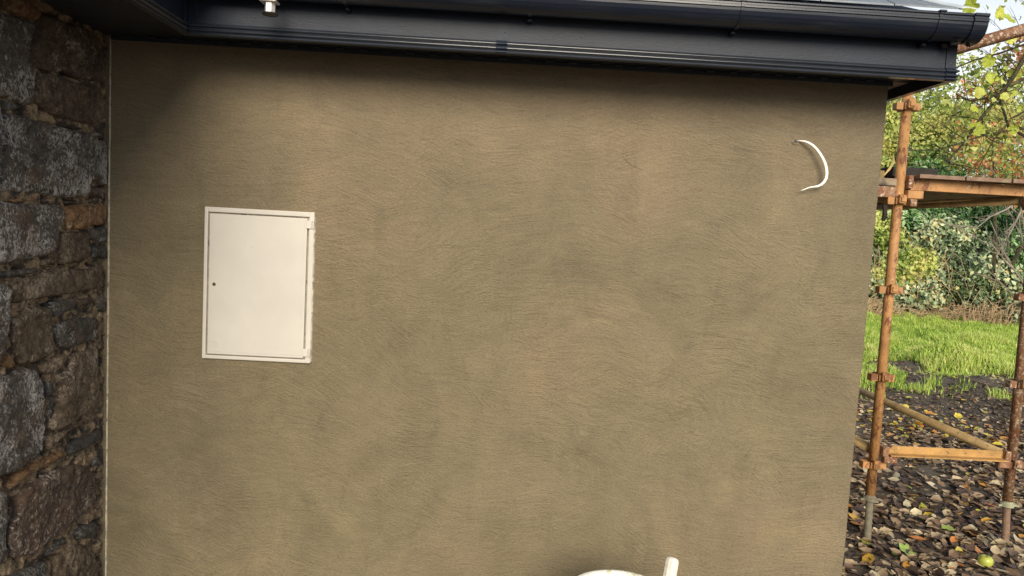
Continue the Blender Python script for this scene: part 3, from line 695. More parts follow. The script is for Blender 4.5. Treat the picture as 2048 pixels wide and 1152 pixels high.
# slates: roof plane z = 2.328 + (y+0.345)*tan(28)
TN = math.tan(R(28.0))
EY = -0.352; EZ = 2.331
def slate_piece(x0, x1, r0, r1, lift, mname='slate', par=RO, side=False):
    """r: run up the slope in plan from the eave edge; clipped by the hip (x + run <= hip)"""
    bm = B(); T = 0.006; HX = 1.520
    def hip(r): return HX - r*1.0
    pts = []
    a1 = min(x1, hip(r0)); b1 = min(x1, hip(r1))
    if a1 <= x0 + 0.004: bm.free(); return
    if b1 < x0: 
        rr_ = HX - x0; pts = [(x0, r0), (a1, r0), (x0, rr_)]
        if a1 < x1-1e-4: pass
        else: pts = [(x0, r0), (a1, r0), (a1, HX-a1), (x0, rr_)]
    else:
        pts = [(x0, r0), (a1, r0)]
        if b1 < x1-1e-6 and a1 >= x1-1e-6: pts.append((x1, HX-x1))
        pts += [(b1, r1), (x0, r1)]
    def p3(x, r_, dz): 
        k_ = 1 - (r_-r0)/0.3
        return (x, EY+r_, EZ + r_*TN + lift*max(0.15, k_) + dz)
    lo_ = [bm.verts.new(p3(x, r_, 0)) for x, r_ in pts]; hi_ = [bm.verts.new(p3(x, r_, T)) for x, r_ in pts]
    bm.faces.new(list(reversed(lo_))); bm.faces.new(hi_)
    for i in range(len(pts)): bm.faces.new((lo_[i], lo_[(i+1) % len(pts)], hi_[(i+1) % len(pts)], hi_[i]))
    bm_obj('slate', bm, M[mname], par)
r_s = random.Random(8)
for course in range(5):
    x = 1.286 - 0.249*11 + (0.1245 if course % 2 else 0)
    while x < 1.52:
        slate_piece(x+0.0016, x+0.2474, course*0.2 + r_s.uniform(-.002, .002) + (0.0 if course else 0.004), course*0.2+0.34, 0.008+0.001*r_s.random())
        x += 0.249
bm = B()                                     # roof deck beneath the slates, and the other two slopes
vv = [bm.verts.new(p) for p in ((-2.9, EY+0.02, EZ-0.012), (1.515, EY+0.02, EZ-0.012), (0.10, EY+1.42, EZ-0.012+1.40*TN), (-2.9, EY+1.42, EZ-0.012+1.40*TN))]
bm.faces.new(vv)
v2 = [bm.verts.new(p) for p in ((1.56, 3.4, EZ-0.01), (0.10, 3.4, EZ-0.012+1.40*TN))]
bm.faces.new((vv[1], v2[0], v2[1], vv[2]))
bm_obj('roof_deck', bm, M['soffit'], RO)
bm = B()                                     # pale strip covering the hip
def hp(t, o, dz): return (1.520 - t + o, EY + t - 0.004, EZ + t*TN + 0.016 + dz)
rowa = []
for t in (0.0, 0.3, 0.7, 1.1):
    rowa.append([bm.verts.new(hp(t, -0.012, 0.0)), bm.verts.new(hp(t, 0.010, 0.004)), bm.verts.new(hp(t, 0.040, 0.0)), bm.verts.new(hp(t, 0.040, -0.004)), bm.verts.new(hp(t, 0.010, 0.0)), bm.verts.new(hp(t, -0.012, -0.004))])
for a, b_ in zip(rowa, rowa[1:]):
    for q in range(6): bm.faces.new((a[q], a[(q+1) % 6], b_[(q+1) % 6], b_[q]))
bm.faces.new(rowa[0]); bm_obj('hip_cover', bm, M['leadgrey'], RO)
bm = B()                                     # main building roof plane rising to the left
vv = [bm.verts.new(p) for p in ((LX+0.09, -3.2, 2.331), (LX+0.09, EY, 2.331), (LX-2.2, EY, 2.331+2.29*TN), (LX-2.2, -3.2, 2.331+2.29*TN))]
bm.faces.new(vv); v3 = [bm.verts.new(v.co + Vector((0, 0, 0.008))) for v in vv]; bm.faces.new(list(reversed(v3)))
for i in range(4): bm.faces.new((vv[i], vv[(i+1) % 4], v3[(i+1) % 4], v3[i]))
bm_obj('main_roof_slope', bm, M['slate'], RO)
# metal fitting hanging below the gutter
FT = empty('hanging_fitting', (-0.755, -0.40, 2.17), 'short metal fitting with black washer hanging below the gutter, upper left', 'metal fitting')
bm = B(); box(bm, -0.783, -0.729, -0.425, -0.375, 2.2115, 2.218, 0.002); bm_obj('flange', bm, M['brass'], FT)
bm = B(); tube(bm, [(-0.755, -0.40, 2.2185), (-0.755, -0.40, 2.262)], 0.012, 8); bm_obj('threaded_rod', bm, M['brass'], FT)
bm = B(); tube(bm, [(-0.7535, -0.40, 2.180), (-0.7535, -0.40, 2.2112)], 0.0165, 6); bm_obj('hexagonal_body', bm, M['brass'], FT)
bm = B(); lathe(bm, (-0.7515, -0.40, 2.1705), [(0.0001, 0.0), (0.014, 0.0), (0.025, 0.003), (0.026, 0.006), (0.022, 0.0092), (0.0001, 0.0094)], 20); bm_obj('washer', bm, M['dark'], FT)

M['rebate'] = m_simple('mottled_brown_rebate', (0.30, 0.26, 0.19), 0.7, var=0.3, alt=(0.06, 0.05, 0.04), altf=(0.55, 0.65), alts=30)  # groove floor browner than the frame, with darker patches
# ================================================================ METER BOX
X0, X1, Z0, Z1 = -1.0955, -0.684, 0.975, 1.5545
MB_ = empty('meter_box', ((X0+X1)/2, 0, Z0), 'cream white plastic meter box with closed door set in the rendered wall', 'meter box')
bm = B(); fy0, fy1 = -0.013, 0.004
box(bm, X0, X0+0.0135, fy0, fy1, Z0, Z1, 0.003, 2)
box(bm, X1-0.019, X1, fy0, fy1, Z0, Z1, 0.003, 2)
box(bm, X0+0.0125, X1-0.018, fy0+0.0002, fy1, Z1-0.019, Z1-0.0002, 0.003, 2)
box(bm, X0+0.0125, X1-0.018, fy0+0.0002, fy1, Z0+0.0002, Z0+0.014, 0.003, 2)
bm_obj('frame', bm, M['grp'], MB_)
bm = B(); box(bm, X0+0.0136, X1-0.0192, -0.003, 0.003, Z0+0.0142, Z1-0.0192); bm_obj('rebate', bm, M['rebate'], MB_)
bm = B()
dx0, dx1, dz0, dz1 = X0+0.0205, X1-0.0255, Z0+0.0190, Z1-0.0245
box(bm, dx0, dx1, -0.0142, -0.0035, dz0, dz1, 0.0022, 2)
DO = bm_obj('door', bm, M['grp'], MB_)
bm = B(); box(bm, dx0+0.010, dx1-0.010, -0.0152, -0.0140, dz0+0.010, dz1-0.010, 0.0009); bm_obj('door_panel', bm, M['grp'], DO)
for z in (1.492, 1.001):
    bm = B(); box(bm, dx1-0.003, X1-0.0075, -0.0185, -0.0125, z, z+0.031, 0.0012); box(bm, X1-0.0055, X1+0.001, -0.020, -0.012, z-0.001, z+0.032, 0.002)
    bm_obj('hinge', bm, M['grp'], DO)
def ring(bm, c, r0, r1, h, n=24):
    rows = [[bm.verts.new((c[0]+r_*math.cos(2*math.pi*k/n), c[1]-d, c[2]+r_*math.sin(2*math.pi*k/n))) for k in range(n)] for r_, d in ((r1, 0), (r1-0.0003, h), (r0+0.0003, h), (r0, 0))]
    for a, b_ in zip(rows, rows[1:]):
        for k in range(n): bm.faces.new((a[k], a[(k+1) % n], b_[(k+1) % n], b_[k]))
bm = B(); ring(bm, (-1.0535, -0.0150, 1.2625), 0.0035, 0.0070, 0.002); bm_obj('lock_ring', bm, M['galv'], DO)
bm = B(); lathe(bm, (0, 0, 0), [(0.0001, 0.0004), (0.0036, 0.0)], 12); bmesh.ops.transform(bm, matrix=Matrix.Translation((-1.0535, -0.0156, 1.2625)) @ Matrix.Rotation(R(90), 4, 'X'), verts=bm.verts)
box(bm, -1.0545, -1.0525, -0.0175, -0.0155, 1.2605, 1.2645); bm_obj('lock', bm, M['dark'], DO)
bm = B(); cx, cz = -1.0465, 1.034
ring(bm, (cx, -0.0150, cz), 0.0100, 0.0125, 0.0022, 28)
tube(bm, [(cx-0.0015, -0.0156, cz+0.0066), (cx+0.0025, -0.0156, cz+0.0035), (cx-0.002, -0.0156, cz+0.0005), (cx-0.005, -0.0156, cz-0.003)], 0.0009, 6)
tube(bm, [(cx-0.001, -0.0156, cz+0.0002), (cx+0.003, -0.0156, cz-0.0025), (cx+0.006, -0.0156, cz-0.004)], 0.0009, 6)
tube(bm, [(cx+0.0005, -0.0156, cz-0.002), (cx-0.0005, -0.0156, cz-0.0062)], 0.0009, 6)
bm_obj('embossed_emblem', bm, M['grp'], DO)
bm = B(); rows = []                          # crumbly edge of render and bead beside the hinge side
for z in np.arange(Z0+0.004, Z1-0.012, 0.006):
    e = X1 + 0.0040 + 0.0013*noise.noise(Vector((z*40, 1, 1))) + 0.0010*noise.noise(Vector((z*150, 1, 4)))
    rows.append([bm.verts.new((X1-0.001, -0.010, z)), bm.verts.new((e-0.002, -0.009+0.002*noise.noise(Vector((z*80, 5, 1))), z)), bm.verts.new((e, -0.004, z)), bm.verts.new((e+0.001, 0.002, z))])
for a, b_ in zip(rows, rows[1:]):
    for q in range(3): bm.faces.new((a[q], a[q+1], b_[q+1], b_[q]))
bm_obj('ragged_edge_strip', bm, M['bead'], MB_)

# ================================================================ CABLE
cp = [(1.132, 0.004, 1.926), (1.145, -0.010, 1.9262), (1.158, -0.020, 1.924), (1.172, -0.027, 1.918), (1.186, -0.032, 1.909), (1.200, -0.036, 1.895), (1.212, -0.039, 1.880), (1.2235, -0.041, 1.863), (1.233, -0.043, 1.845), (1.240, -0.043, 1.826), (1.2435, -0.043, 1.807), (1.2435, -0.042, 1.790), (1.238, -0.040, 1.775), (1.229, -0.038, 1.764), (1.217, -0.035, 1.757), (1.203, -0.033, 1.754), (1.190, -0.030, 1.752), (1.176, -0.028, 1.746), (1.164, -0.027, 1.740), (1.155, -0.026, 1.7375)]
cw = [0.0022, 0.0034, 0.0044, 0.0050, 0.0053, 0.0056, 0.0058, 0.0061, 0.0064, 0.0067, 0.0068, 0.0068, 0.0066, 0.0062, 0.0052, 0.0038, 0.0030, 0.0028, 0.0024, 0.0012]
cw = [a*0.86 for a in cw]
bm = B(); rows = []
for i, p in enumerate(cp):
    d = (Vector(cp[min(i+1, len(cp)-1)])-Vector(cp[max(i-1, 0)])).normalized(); n_ = Vector((0, -1, 0)); s_ = d.cross(n_).normalized(); f_ = s_.cross(d)
    rows.append([bm.verts.new(Vector(p)+s_*cw[i]*math.cos(a)+f_*0.0029*math.sin(a)) for a in np.linspace(0, 2*math.pi, 13)[:-1]])
for a, b_ in zip(rows, rows[1:]):
    for q in range(12): bm.faces.new((a[q], a[(q+1) % 12], b_[(q+1) % 12], b_[q]))
bm.faces.new(rows[0]); bm.faces.new(rows[-1])
tag(bm_obj('loose_cable', bm, M['cable'], smooth=True), 'white flat cable curling out of a hole in the rendered wall', 'cable')

# ================================================================ TUB AND STICK
TB = empty('plastic_tub', (0.470, -0.545, 0), 'white round plastic mixing tub with splashed rim, at the foot of the wall', 'tub')
bm = B(); rows = lathe(bm, (0.470, -0.545, 0), [(0.0001, 0.012), (0.135, 0.012), (0.140, 0.02), (0.160, 0.352), (0.162, 0.358), (0.172, 0.360), (0.1745, 0.366), (0.1735, 0.373), (0.168, 0.3755), (0.160, 0.373), (0.156, 0.365), (0.137, 0.028), (0.0001, 0.024)], 48)
bm_obj('tub_body', bm, M['tub'], TB, smooth=True)
bm = B(); lathe(bm, (0.470, -0.545, 0), [(0.160, 0.320), (0.1645, 0.322), (0.1645, 0.328), (0.160, 0.330)], 48); bm_obj('rim_rib', bm, M['tub'], TB, smooth=True)
bm = B(); rows = lathe(bm, (0.470, -0.545, 0), [(0.0001, 0.330), (0.05, 0.332), (0.10, 0.328), (0.14, 0.333), (0.1545, 0.340)], 36)
for v in bm.verts: v.co.z += 0.006*noise.noise(Vector((v.co.x*22, v.co.y*22, 3)))
bm_obj('wet_mix', bm, M['tub'], TB, smooth=True)
bm = B(); a = Vector((0.600, -0.50, 0.03)); b_ = Vector((0.6780, -0.372, 0.428)); d = (b_-a).normalized()
q = d.to_track_quat('Z', 'Y').to_matrix().to_4x4(); Lk = (b_-a).length; rows = []
for s_, r_ in ((0, 0.020), (Lk*0.5, 0.022), (Lk-0.03, 0.0240), (Lk-0.014, 0.0238), (Lk-0.005, 0.0205), (Lk-0.001, 0.0130), (Lk, 0.004)):
    rows.append([bm.verts.new((Matrix.Translation(a) @ q) @ Vector((r_*math.cos(t), r_*0.72*math.sin(t), s_))) for t in np.linspace(0, 2*math.pi, 11)[:-1]])
for a_, c_ in zip(rows, rows[1:]):
    for k_ in range(10): bm.faces.new((a_[k_], a_[(k_+1) % 10], c_[(k_+1) % 10], c_[k_]))
bm.faces.new(rows[0]); bm.faces.new(rows[-1])
tag(bm_obj('tool_handle', bm, M['stick']), 'pale splashed wooden handle with rounded end sticking up out of the tub', 'tool handle')

# ================================================================ SCAFFOLD
SC = empty('scaffold', (2.4, 0.87, 0), 'orange brown tube scaffold with two uprights beside the building corner', 'scaffold')
SY = 0.87; TR = 0.0242
def part(name, bm, m, par=SC, smooth=False): return bm_obj(name, bm, M[m], par, smooth)
def socket(x, z, par, m='scaf', y=SY, flip=1):
    bm = B()
    for s in (-1, 1):
        box(bm, x+s*0.0435-0.0175, x+s*0.0435+0.0175, y-0.024, y+0.020, z-0.018, z+0.018, 0.002)
    box(bm, x-0.024, x+0.024, y-0.033, y-0.0235, z-0.017, z+0.017, 0.003)
    box(bm, x-0.0175, x+0.0175, y-0.055, y-0.030, z-0.012, z+0.032, 0.003)
    box(bm, x-0.012, x+0.014, y-0.062, y-0.054, z-0.004, z+0.020, 0.002)
    box(bm, x-0.0175, x+0.0175, y+0.026, y+0.058, z-0.018, z+0.018, 0.002)
    part('wedge_socket', bm, m, par)
def standard(x0, x1, z0, z1, m, y=SY):
    bm = B(); tube(bm, [(x0, y, z0), (x1, y, z1)], TR, 16); return part('upright_tube', bm, m, SC, True)
s1 = standard(2.0205, 2.014, 0.252, 2.325, 'scaf'); s1['label'] = 'near orange upright, left of the two'
for z in (0.415, 0.872, 1.322, 1.770, 2.237): socket(2.0175-(z*0.002), z, s1)
s2 = standard(2.748, 2.706, 0.25, 3.2, 'scafrust'); s2['label'] = 'rustier upright at the right, standing on a square plate'
for z in (0.452, 0.872, 1.320, 1.78, 2.24): socket(2.7515-z*0.0140, z, s2, 'scafrust')
for x, y in ((2.015, 3.25), (2.735, 3.25)):
    bm = B(); tube(bm, [(x, y, 0.1), (x, y, 3.2)], TR, 12); q_ = part('upright_tube', bm, 'scaf', SC, True)
# screw jacks
def jack(x0, x1, zt, m, nutm):
    bm = B(); n_ = int(zt/0.0062); prof_ = []
    for i in range(n_*2+1): prof_.append((0.0172 if i % 2 else 0.0190, i*zt/(n_*2)))
    lathe(bm, (0, 0, 0), prof_, 14)
    for v in bm.verts: v.co.x += x0 + (x1-x0)*v.co.z/zt; v.co.y += SY
    j = part('screw_jack', bm, m)
    bm = B(); lathe(bm, (x1, SY, zt-0.008), [(0.019, 0), (0.033, 0.001), (0.034, 0.016), (0.026, 0.020), (0.0255, 0.030)], 14)
    for s in (-1, 1): tube(bm, [(x1+s*0.028, SY-0.005, zt), (x1+s*0.056, SY-0.012, zt-0.003)], 0.0065, 8)
    part('collar_nut', bm, nutm, j)
    return j
jack(2.028, 2.0205, 0.232, 'galv', 'galv'); jack(2.762, 2.748, 0.232, 'jackrust', 'plate')
bm = B(); mt = Matrix.Translation((2.765, SY+0.02, 0)) @ Matrix.Rotation(R(24), 4, 'Z')
box(bm, -0.085, 0.085, -0.085, 0.085, 0.008, 0.018, 0.002, mat=mt); part('base_plate', bm, 'plate')
bm = B(); mt = Matrix.Translation((2.028, SY, 0)) @ Matrix.Rotation(R(10), 4, 'Z'); box(bm, -0.07, 0.07, -0.07, 0.07, -0.004, 0.006, 0.002, mat=mt); part('base_plate', bm, 'jackrust')
# lower transom: angle section between the uprights, and its end blocks
def angle(x0, x1, z0, z1, y, m, slope=0.0, cut=0.03):
    bm = B()
    P = [(x0, z0), (x1, z0+slope), (x1, z1+slope), (x0+cut, z1), (x0, z0+0.012)]
    a = [bm.verts.new((x, y, z)) for x, z in P]; b_ = [bm.verts.new((x, y+0.005, z)) for x, z in P]
    bm.faces.new(a); bm.faces.new(list(reversed(b_)))
    for i in range(5): bm.faces.new((a[i], b_[i], b_[(i+1) % 5], a[(i+1) % 5]))
    c_ = bm.verts
    box(bm, x0, x1, y-0.046, y-0.001, z0-0.002, z0+0.004)
    return part('transom', bm, m)
angle(2.080, 2.690, 0.478, 0.520, SY-0.012, 'scafochre')
def endblock(x0, x1, z0, z1, m, y=SY-0.02): bm = B(); box(bm, x0, x1, y-0.02, y+0.018, z0, z1, 0.003); part('transom_hook', bm, m)
endblock(2.046, 2.078, 0.468, 0.520, 'scafrust'); endblock(2.050, 2.118, 0.438, 0.472, 'scafrust', SY-0.03); endblock(2.648, 2.708, 0.440, 0.474, 'scafrust', SY-0.03); endblock(2.688, 2.716, 0.470, 0.525, 'scafrust')
# upper transom under the boards
bm = B(); box(bm, 2.062, 2.690, SY-0.022, SY-0.016, 1.832, 1.884, 0.001); box(bm, 2.062, 2.690, SY-0.022, SY+0.022, 1.8285, 1.834, 0.001); part('transom', bm, 'scaf')
endblock(2.040, 2.064, 1.835, 1.900, 'scafrust'); endblock(2.042, 2.122, 1.785, 1.826, 'scaf', SY-0.02); endblock(2.045, 2.080, 1.745, 1.782, 'scafrust', SY-0.045); endblock(2.640, 2.690, 1.775, 1.826, 'scafrust')
# ledgers running back from each upright at two levels; handrail tube above
def led(p, q, m, r_=TR): bm = B(); tube(bm, [p, q], r_, 12); return part('ledger', bm, m, SC, True)
led((2.695, SY+0.03, 0.500), (2.66, 3.25, 0.50), 'scafyellow'); led((2.015, SY+0.045, 0.485), (2.015, 3.25, 0.485), 'scafyellow')
led((2.665, SY+0.02, 1.812), (2.665, 3.25, 1.812), 'scafyellow'); led((2.015, SY+0.045, 1.795), (2.015, 3.25, 1.795), 'scafyellow')
o = led((1.70, 0.20, 2.312), (3.0, 0.20, 2.756), 'scafrust', TR); o.name = 'handrail_tube' 
bm = B(); tube(bm, [(1.945, SY-0.01, 1.748), (1.951, SY-0.012, 1.700), (1.945, SY-0.012, 1.668)], [0.011, 0.013, 0.009], 8); part('hanging_pin', bm, 'darkwood')
bm = B(); box(bm, 1.60, 1.994, SY-0.02, SY+0.02, 1.786, 1.842, 0.002); part('hop_up_bracket', bm, 'scafrust')
# boards on the transoms: separate things
bx_ = [2.075, 2.302, 2.529]
lb = ['grey weathered scaffold board, nearest the building of those behind the upper transom', 'middle scaffold board of those resting on the upper transom', 'scaffold board at the right, on the upper transom beside the rusty upright']
for i, x in enumerate(bx_):
    bm = B(); y0 = SY-0.075-0.01*i; box(bm, x, x+0.222, y0, 3.35, 1.8865, 1.902+0.002*(i % 2), 0.003)
    o = bm_obj('scaffold_board', bm, M['board']); tag(o, lb[i], 'board', 'boards on the scaffold')
    bm = B(); box(bm, x-0.0015, x+0.2235, y0-0.0015, y0+0.028, 1.8855, 1.9050, 0.001); bm_obj('end_band', bm, M['jackrust'], o)
for i, x in enumerate((2.775, 3.005)):
    bm = B(); box(bm, x, x+0.222, SY+0.11+0.02*i, 3.35, 1.8865, 1.9065, 0.003)
    o = bm_obj('scaffold_board', bm, M['board']); tag(o, ['scaffold board just outside the right upright, seen from underneath', 'outermost scaffold board at the far right, seen from underneath'][i], 'board', 'boards on the scaffold')
bm = B(); box(bm, 2.735, 3.28, SY+0.13, SY+0.17, 1.84, 1.885, 0.002); part('transom', bm, 'scafrust')
bm = B(); box(bm, 2.70, 3.28, 3.22, 3.27, 1.84, 1.885, 0.002); part('transom', bm, 'scafrust')
for i, x in enumerate((1.55, 1.772)):
    bm = B(); box(bm, x, x+0.215, SY-0.03, 3.35, 1.8435, 1.880, 0.003)
    o = bm_obj('scaffold_board', bm, M['board']); tag(o, ['dark inner board on the bracket, tight against the corner', 'dark inner board on the bracket, next to the left upright'][i], 'board', 'boards on the scaffold')
bm = B(); box(bm, 2.045, 2.285, 1.00, 1.20, 1.9045, 1.9560, 0.008, 2)
tag(bm_obj('timber_offcut', bm, M['darkwood']), 'dark round cornered timber offcut lying on the scaffold boards behind the left upright', 'timber')
bm = B(); box(bm, 1.80, 2.02, 1.03, 1.12, 1.882, 1.935, 0.004, mat=Matrix.Translation((0, 0, 0.0)))
tag(bm_obj('timber_offcut', bm, M['newwood']), 'yellowish end of a timber piece between the wall corner and the left upright', 'timber')
bm = B(); tube(bm, [(1.925, 0.86, 1.890), (1.955, 0.87, 1.925), (1.985, 0.885, 1.965), (1.984, 0.90, 2.01)], [0.002, 0.006, 0.005, 0.002], 5)
tag(bm_obj('wood_splinter', bm, M['newwood']), 'thin split sliver of yellow wood leaning against the left upright', 'splinter')
# apple
bm = B(); rows = lathe(bm, (2.475, 0.60, 0.012), [(0.0001, 0.002), (0.014, 0.0), (0.026, 0.008), (0.034, 0.024), (0.033, 0.040), (0.024, 0.052), (0.011, 0.055), (0.003, 0.049), (0.0001, 0.047)], 18)
AP = empty('apple', (2.475, 0.60, 0.012), 'fallen green apple with a bruise lying in the leaves below the square plate', 'apple')
bm_obj('apple_flesh', bm, M['apple'], AP, True)
bm = B(); tube(bm, [(2.475, 0.60, 0.060), (2.478, 0.597, 0.070), (2.483, 0.594, 0.078)], 0.0014, 5); bm_obj('stalk', bm, M['darkwood'], AP)
# ================================================================ FOLIAGE
def unit(a): return a/np.maximum(np.linalg.norm(a, axis=1, keepdims=True), 1e-9)
def leaf_arrays(C_, Nn, size, asp, tone, fold=0.25, shape='kite'):
    """each leaf is folded along its midrib: 4 points, 2 triangles"""
    n = len(C_); rnd = unit(rng.normal(size=(n, 3)))
    Nn = unit(Nn); t = unit(np.cross(Nn, rnd)); s = np.cross(Nn, t)
    size = size[:, None]; half = size*0.5; wd = size*asp*0.5
    base = C_ - t*half; tip = C_ + t*half - Nn*size*0.12
    mid = C_ - t*half*0.1
    l_ = mid + s*wd + Nn*wd*fold*2; r_ = mid - s*wd + Nn*wd*fold*2
    V = np.stack([base, r_, tip, l_], 1).reshape(-1, 3)
    i = np.arange(n)*4
    F = np.stack([np.stack([i, i+1, i+2], 1), np.stack([i, i+2, i+3], 1)], 1).reshape(-1, 3)
    return V, F, np.repeat(tone, 4)
def build_tris(name, V, F, tone, m, parent=None):
    me = bpy.data.meshes.new(name)
    me.vertices.add(len(V)); me.vertices.foreach_set('co', V.astype(np.float32).ravel())
    me.loops.add(F.size); me.loops.foreach_set('vertex_index', F.astype(np.int32).ravel())
    me.polygons.add(len(F)); me.polygons.foreach_set('loop_start', np.arange(0, F.size, 3, dtype=np.int32)); me.polygons.foreach_set('loop_total', np.full(len(F), 3, np.int32))
    me.update(calc_edges=True)
    at = me.attributes.new('tone', 'FLOAT', 'POINT'); at.data.foreach_set('value', tone.astype(np.float32))
    return mesh_obj(name, me, m, parent)
def blobs(specs, dens, size, asp=0.6, tj=0.18, up=0.35, shell=0.45, tones=(0.2, 0.8)):
    Cs, Ns, Ss, Ts = [], [], [], []
    for (cx, cy, cz, rx, ry, rz) in specs:
        area = 4*math.pi*((rx*ry+ry*rz+rx*rz)/3); n = int(area*dens)
        d = unit(rng.normal(size=(n, 3)))
        k = np.array([noise.noise(Vector((a[0]*2.6+cx, a[1]*2.6+cy, a[2]*2.6+cz)))+0.6*noise.noise(Vector((a[0]*6+cx, a[1]*6+cy, a[2]*6+cz))) for a in d])
        rad = (1 + 0.42*k) * (1 - shell*rng.random(n)**1.6)
        P = np.array([cx, cy, cz]) + d*np.array([rx, ry, rz])*rad[:, None]
        P += rng.normal(size=(n, 3))*0.04
        ok = P[:, 2] > 0.02
        P = P[ok]; d = d[ok]
        Cs.append(P); Ns.append(unit(d*0.5 + rng.normal(size=P.shape)*0.5 + np.array([0.05, -0.55, up])))
        Ss.append(size*rng.uniform(0.4, 1.55, len(P)))
        base = rng.uniform(*tones)
        cl = np.array([noise.noise(Vector((p[0]*1.7, p[1]*1.7, p[2]*1.7))) for p in P])
        Ts.append(np.clip(base + cl*0.75 + rng.normal(size=len(P))*tj, 0, 1))
    return np.concatenate(Cs), np.concatenate(Ns), np.concatenate(Ss), np.concatenate(Ts)
M['leaf_bramble'] = m_leaf('bramble_leaves', [(0.0, (0.045, 0.075, 0.035)), (0.25, (0.13, 0.20, 0.09)), (0.55, (0.33, 0.42, 0.23)), (0.85, (0.56, 0.60, 0.38)), (0.95, (0.62, 0.60, 0.28)), (1.0, (0.60, 0.52, 0.22))], 0.38, 0.15)
M['leaf_laurel'] = m_leaf('laurel_leaves', [(0.0, (0.02, 0.065, 0.02)), (0.4, (0.085, 0.22, 0.055)), (0.7, (0.20, 0.38, 0.12)), (1.0, (0.48, 0.58, 0.34))], 0.28, 0.15)
M['leaf_hazel'] = m_leaf('yellow_green_leaves', [(0.0, (0.14, 0.21, 0.04)), (0.3, (0.34, 0.44, 0.09)), (0.6, (0.62, 0.68, 0.20)), (0.92, (0.66, 0.66, 0.20)), (1.0, (0.66, 0.62, 0.20))], 0.45, 0.4)
M['leaf_beech'] = m_leaf('orange_autumn_leaves', [(0.0, (0.30, 0.11, 0.04)), (0.4, (0.55, 0.20, 0.07)), (0.7, (0.66, 0.31, 0.13)), (0.85, (0.48, 0.45, 0.10)), (1.0, (0.30, 0.38, 0.08))], 0.5, 0.35)
M['leaf_ivy'] = m_leaf('dark_ivy_leaves', [(0.0, (0.012, 0.028, 0.010)), (0.5, (0.035, 0.07, 0.022)), (1.0, (0.10, 0.15, 0.05))], 0.3, 0.15)
M['leaf_lime'] = m_leaf('bright_lime_leaves', [(0.0, (0.38, 0.46, 0.05)), (0.6, (0.58, 0.66, 0.09)), (1.0, (0.72, 0.70, 0.14))], 0.4, 0.45)
M['litter'] = m_leaf('fallen_leaves', [(0.0, (0.040, 0.027, 0.022)), (0.18, (0.10, 0.064, 0.044)), (0.36, (0.20, 0.130, 0.080)), (0.55, (0.35, 0.255, 0.155)), (0.75, (0.54, 0.44, 0.28)), (0.91, (0.66, 0.59, 0.40)), (0.935, (0.50, 0.17, 0.04)), (0.965, (0.62, 0.44, 0.07)), (1.0, (0.33, 0.40, 0.07))], 0.5, 0.08)
M['grassm'] = m_leaf('meadow_grass', [(0.0, (0.15, 0.24, 0.04)), (0.35, (0.32, 0.48, 0.08)), (0.7, (0.55, 0.70, 0.14)), (1.0, (0.70, 0.68, 0.28))], 0.5, 0.25, 0.3)
M['bark'] = m_simple('mossy_dark_bark', (0.055, 0.045, 0.03), 0.9, 0.2, var=0.35, vs_=30, bumps=0.7, bs=60, bd=0.01, alt=(0.13, 0.14, 0.05), altf=(0.52, 0.68), alts=22)
M['palebark'] = m_simple('pale_bare_twigs', (0.34, 0.29, 0.23), 0.85, 0.2, var=0.3, vs_=20)
M['deadstem'] = m_simple('dead_brown_stems', (0.40, 0.29, 0.17), 0.9, 0.2, var=0.3, vs_=20)
def shrub(name, label, cat, specs, dens, size, asp, mkey, tones=(0.2, 0.8), group=None, stems=14, stem_m='bark', up=0.35, tj=0.27, shell=0.5):
    c0 = specs[0]; base = (c0[0], c0[1], 0.0)
    E_ = empty(name, base, label, cat, group)
    C_, N_, S_, T_ = blobs(specs, dens, size, asp, tj, up, shell, tones)
    V, F, T = leaf_arrays(C_, N_, S_, asp, T_)
    o = build_tris('foliage' if cat != 'tree' else 'crown', V, F, T, M[mkey], E_); o['kind'] = 'stuff'
    bm = B(); r_ = random.Random(int(c0[0]*100)+len(specs))
    for k in range(stems):
        s = specs[k % len(specs)]
        a = Vector((s[0]+r_.uniform(-.3, .3)*s[3], s[1]+r_.uniform(-.3, .3)*s[4], max(0, s[2]-s[5]) if s[2]-s[5] > 0.5 else 0))
        if s[2]-s[5] > 0.5: a = Vector((c0[0]+r_.uniform(-.2, .2), c0[1]+r_.uniform(-.2, .2), 0))
        e = Vector((s[0]+r_.uniform(-.75, .75)*s[3], s[1]-r_.uniform(-0.3, .8)*s[4], s[2]+r_.uniform(-0.2, .85)*s[5]))
        m1 = a.lerp(e, 0.4)+Vector((r_.uniform(-.15, .15), r_.uniform(-.15, .15), 0.15)); m2 = a.lerp(e, 0.75)+Vector((r_.uniform(-.15, .15), 0, 0.1))
        rb = 0.02 if cat != 'tree' else 0.05
        tube(bm, [a, m1, m2, e], [rb, rb*.7, rb*.4, rb*.15], 5, caps=False)
    bm_obj('stems' if cat != 'tree' else 'trunk', bm, M[stem_m], E_)
    return E_
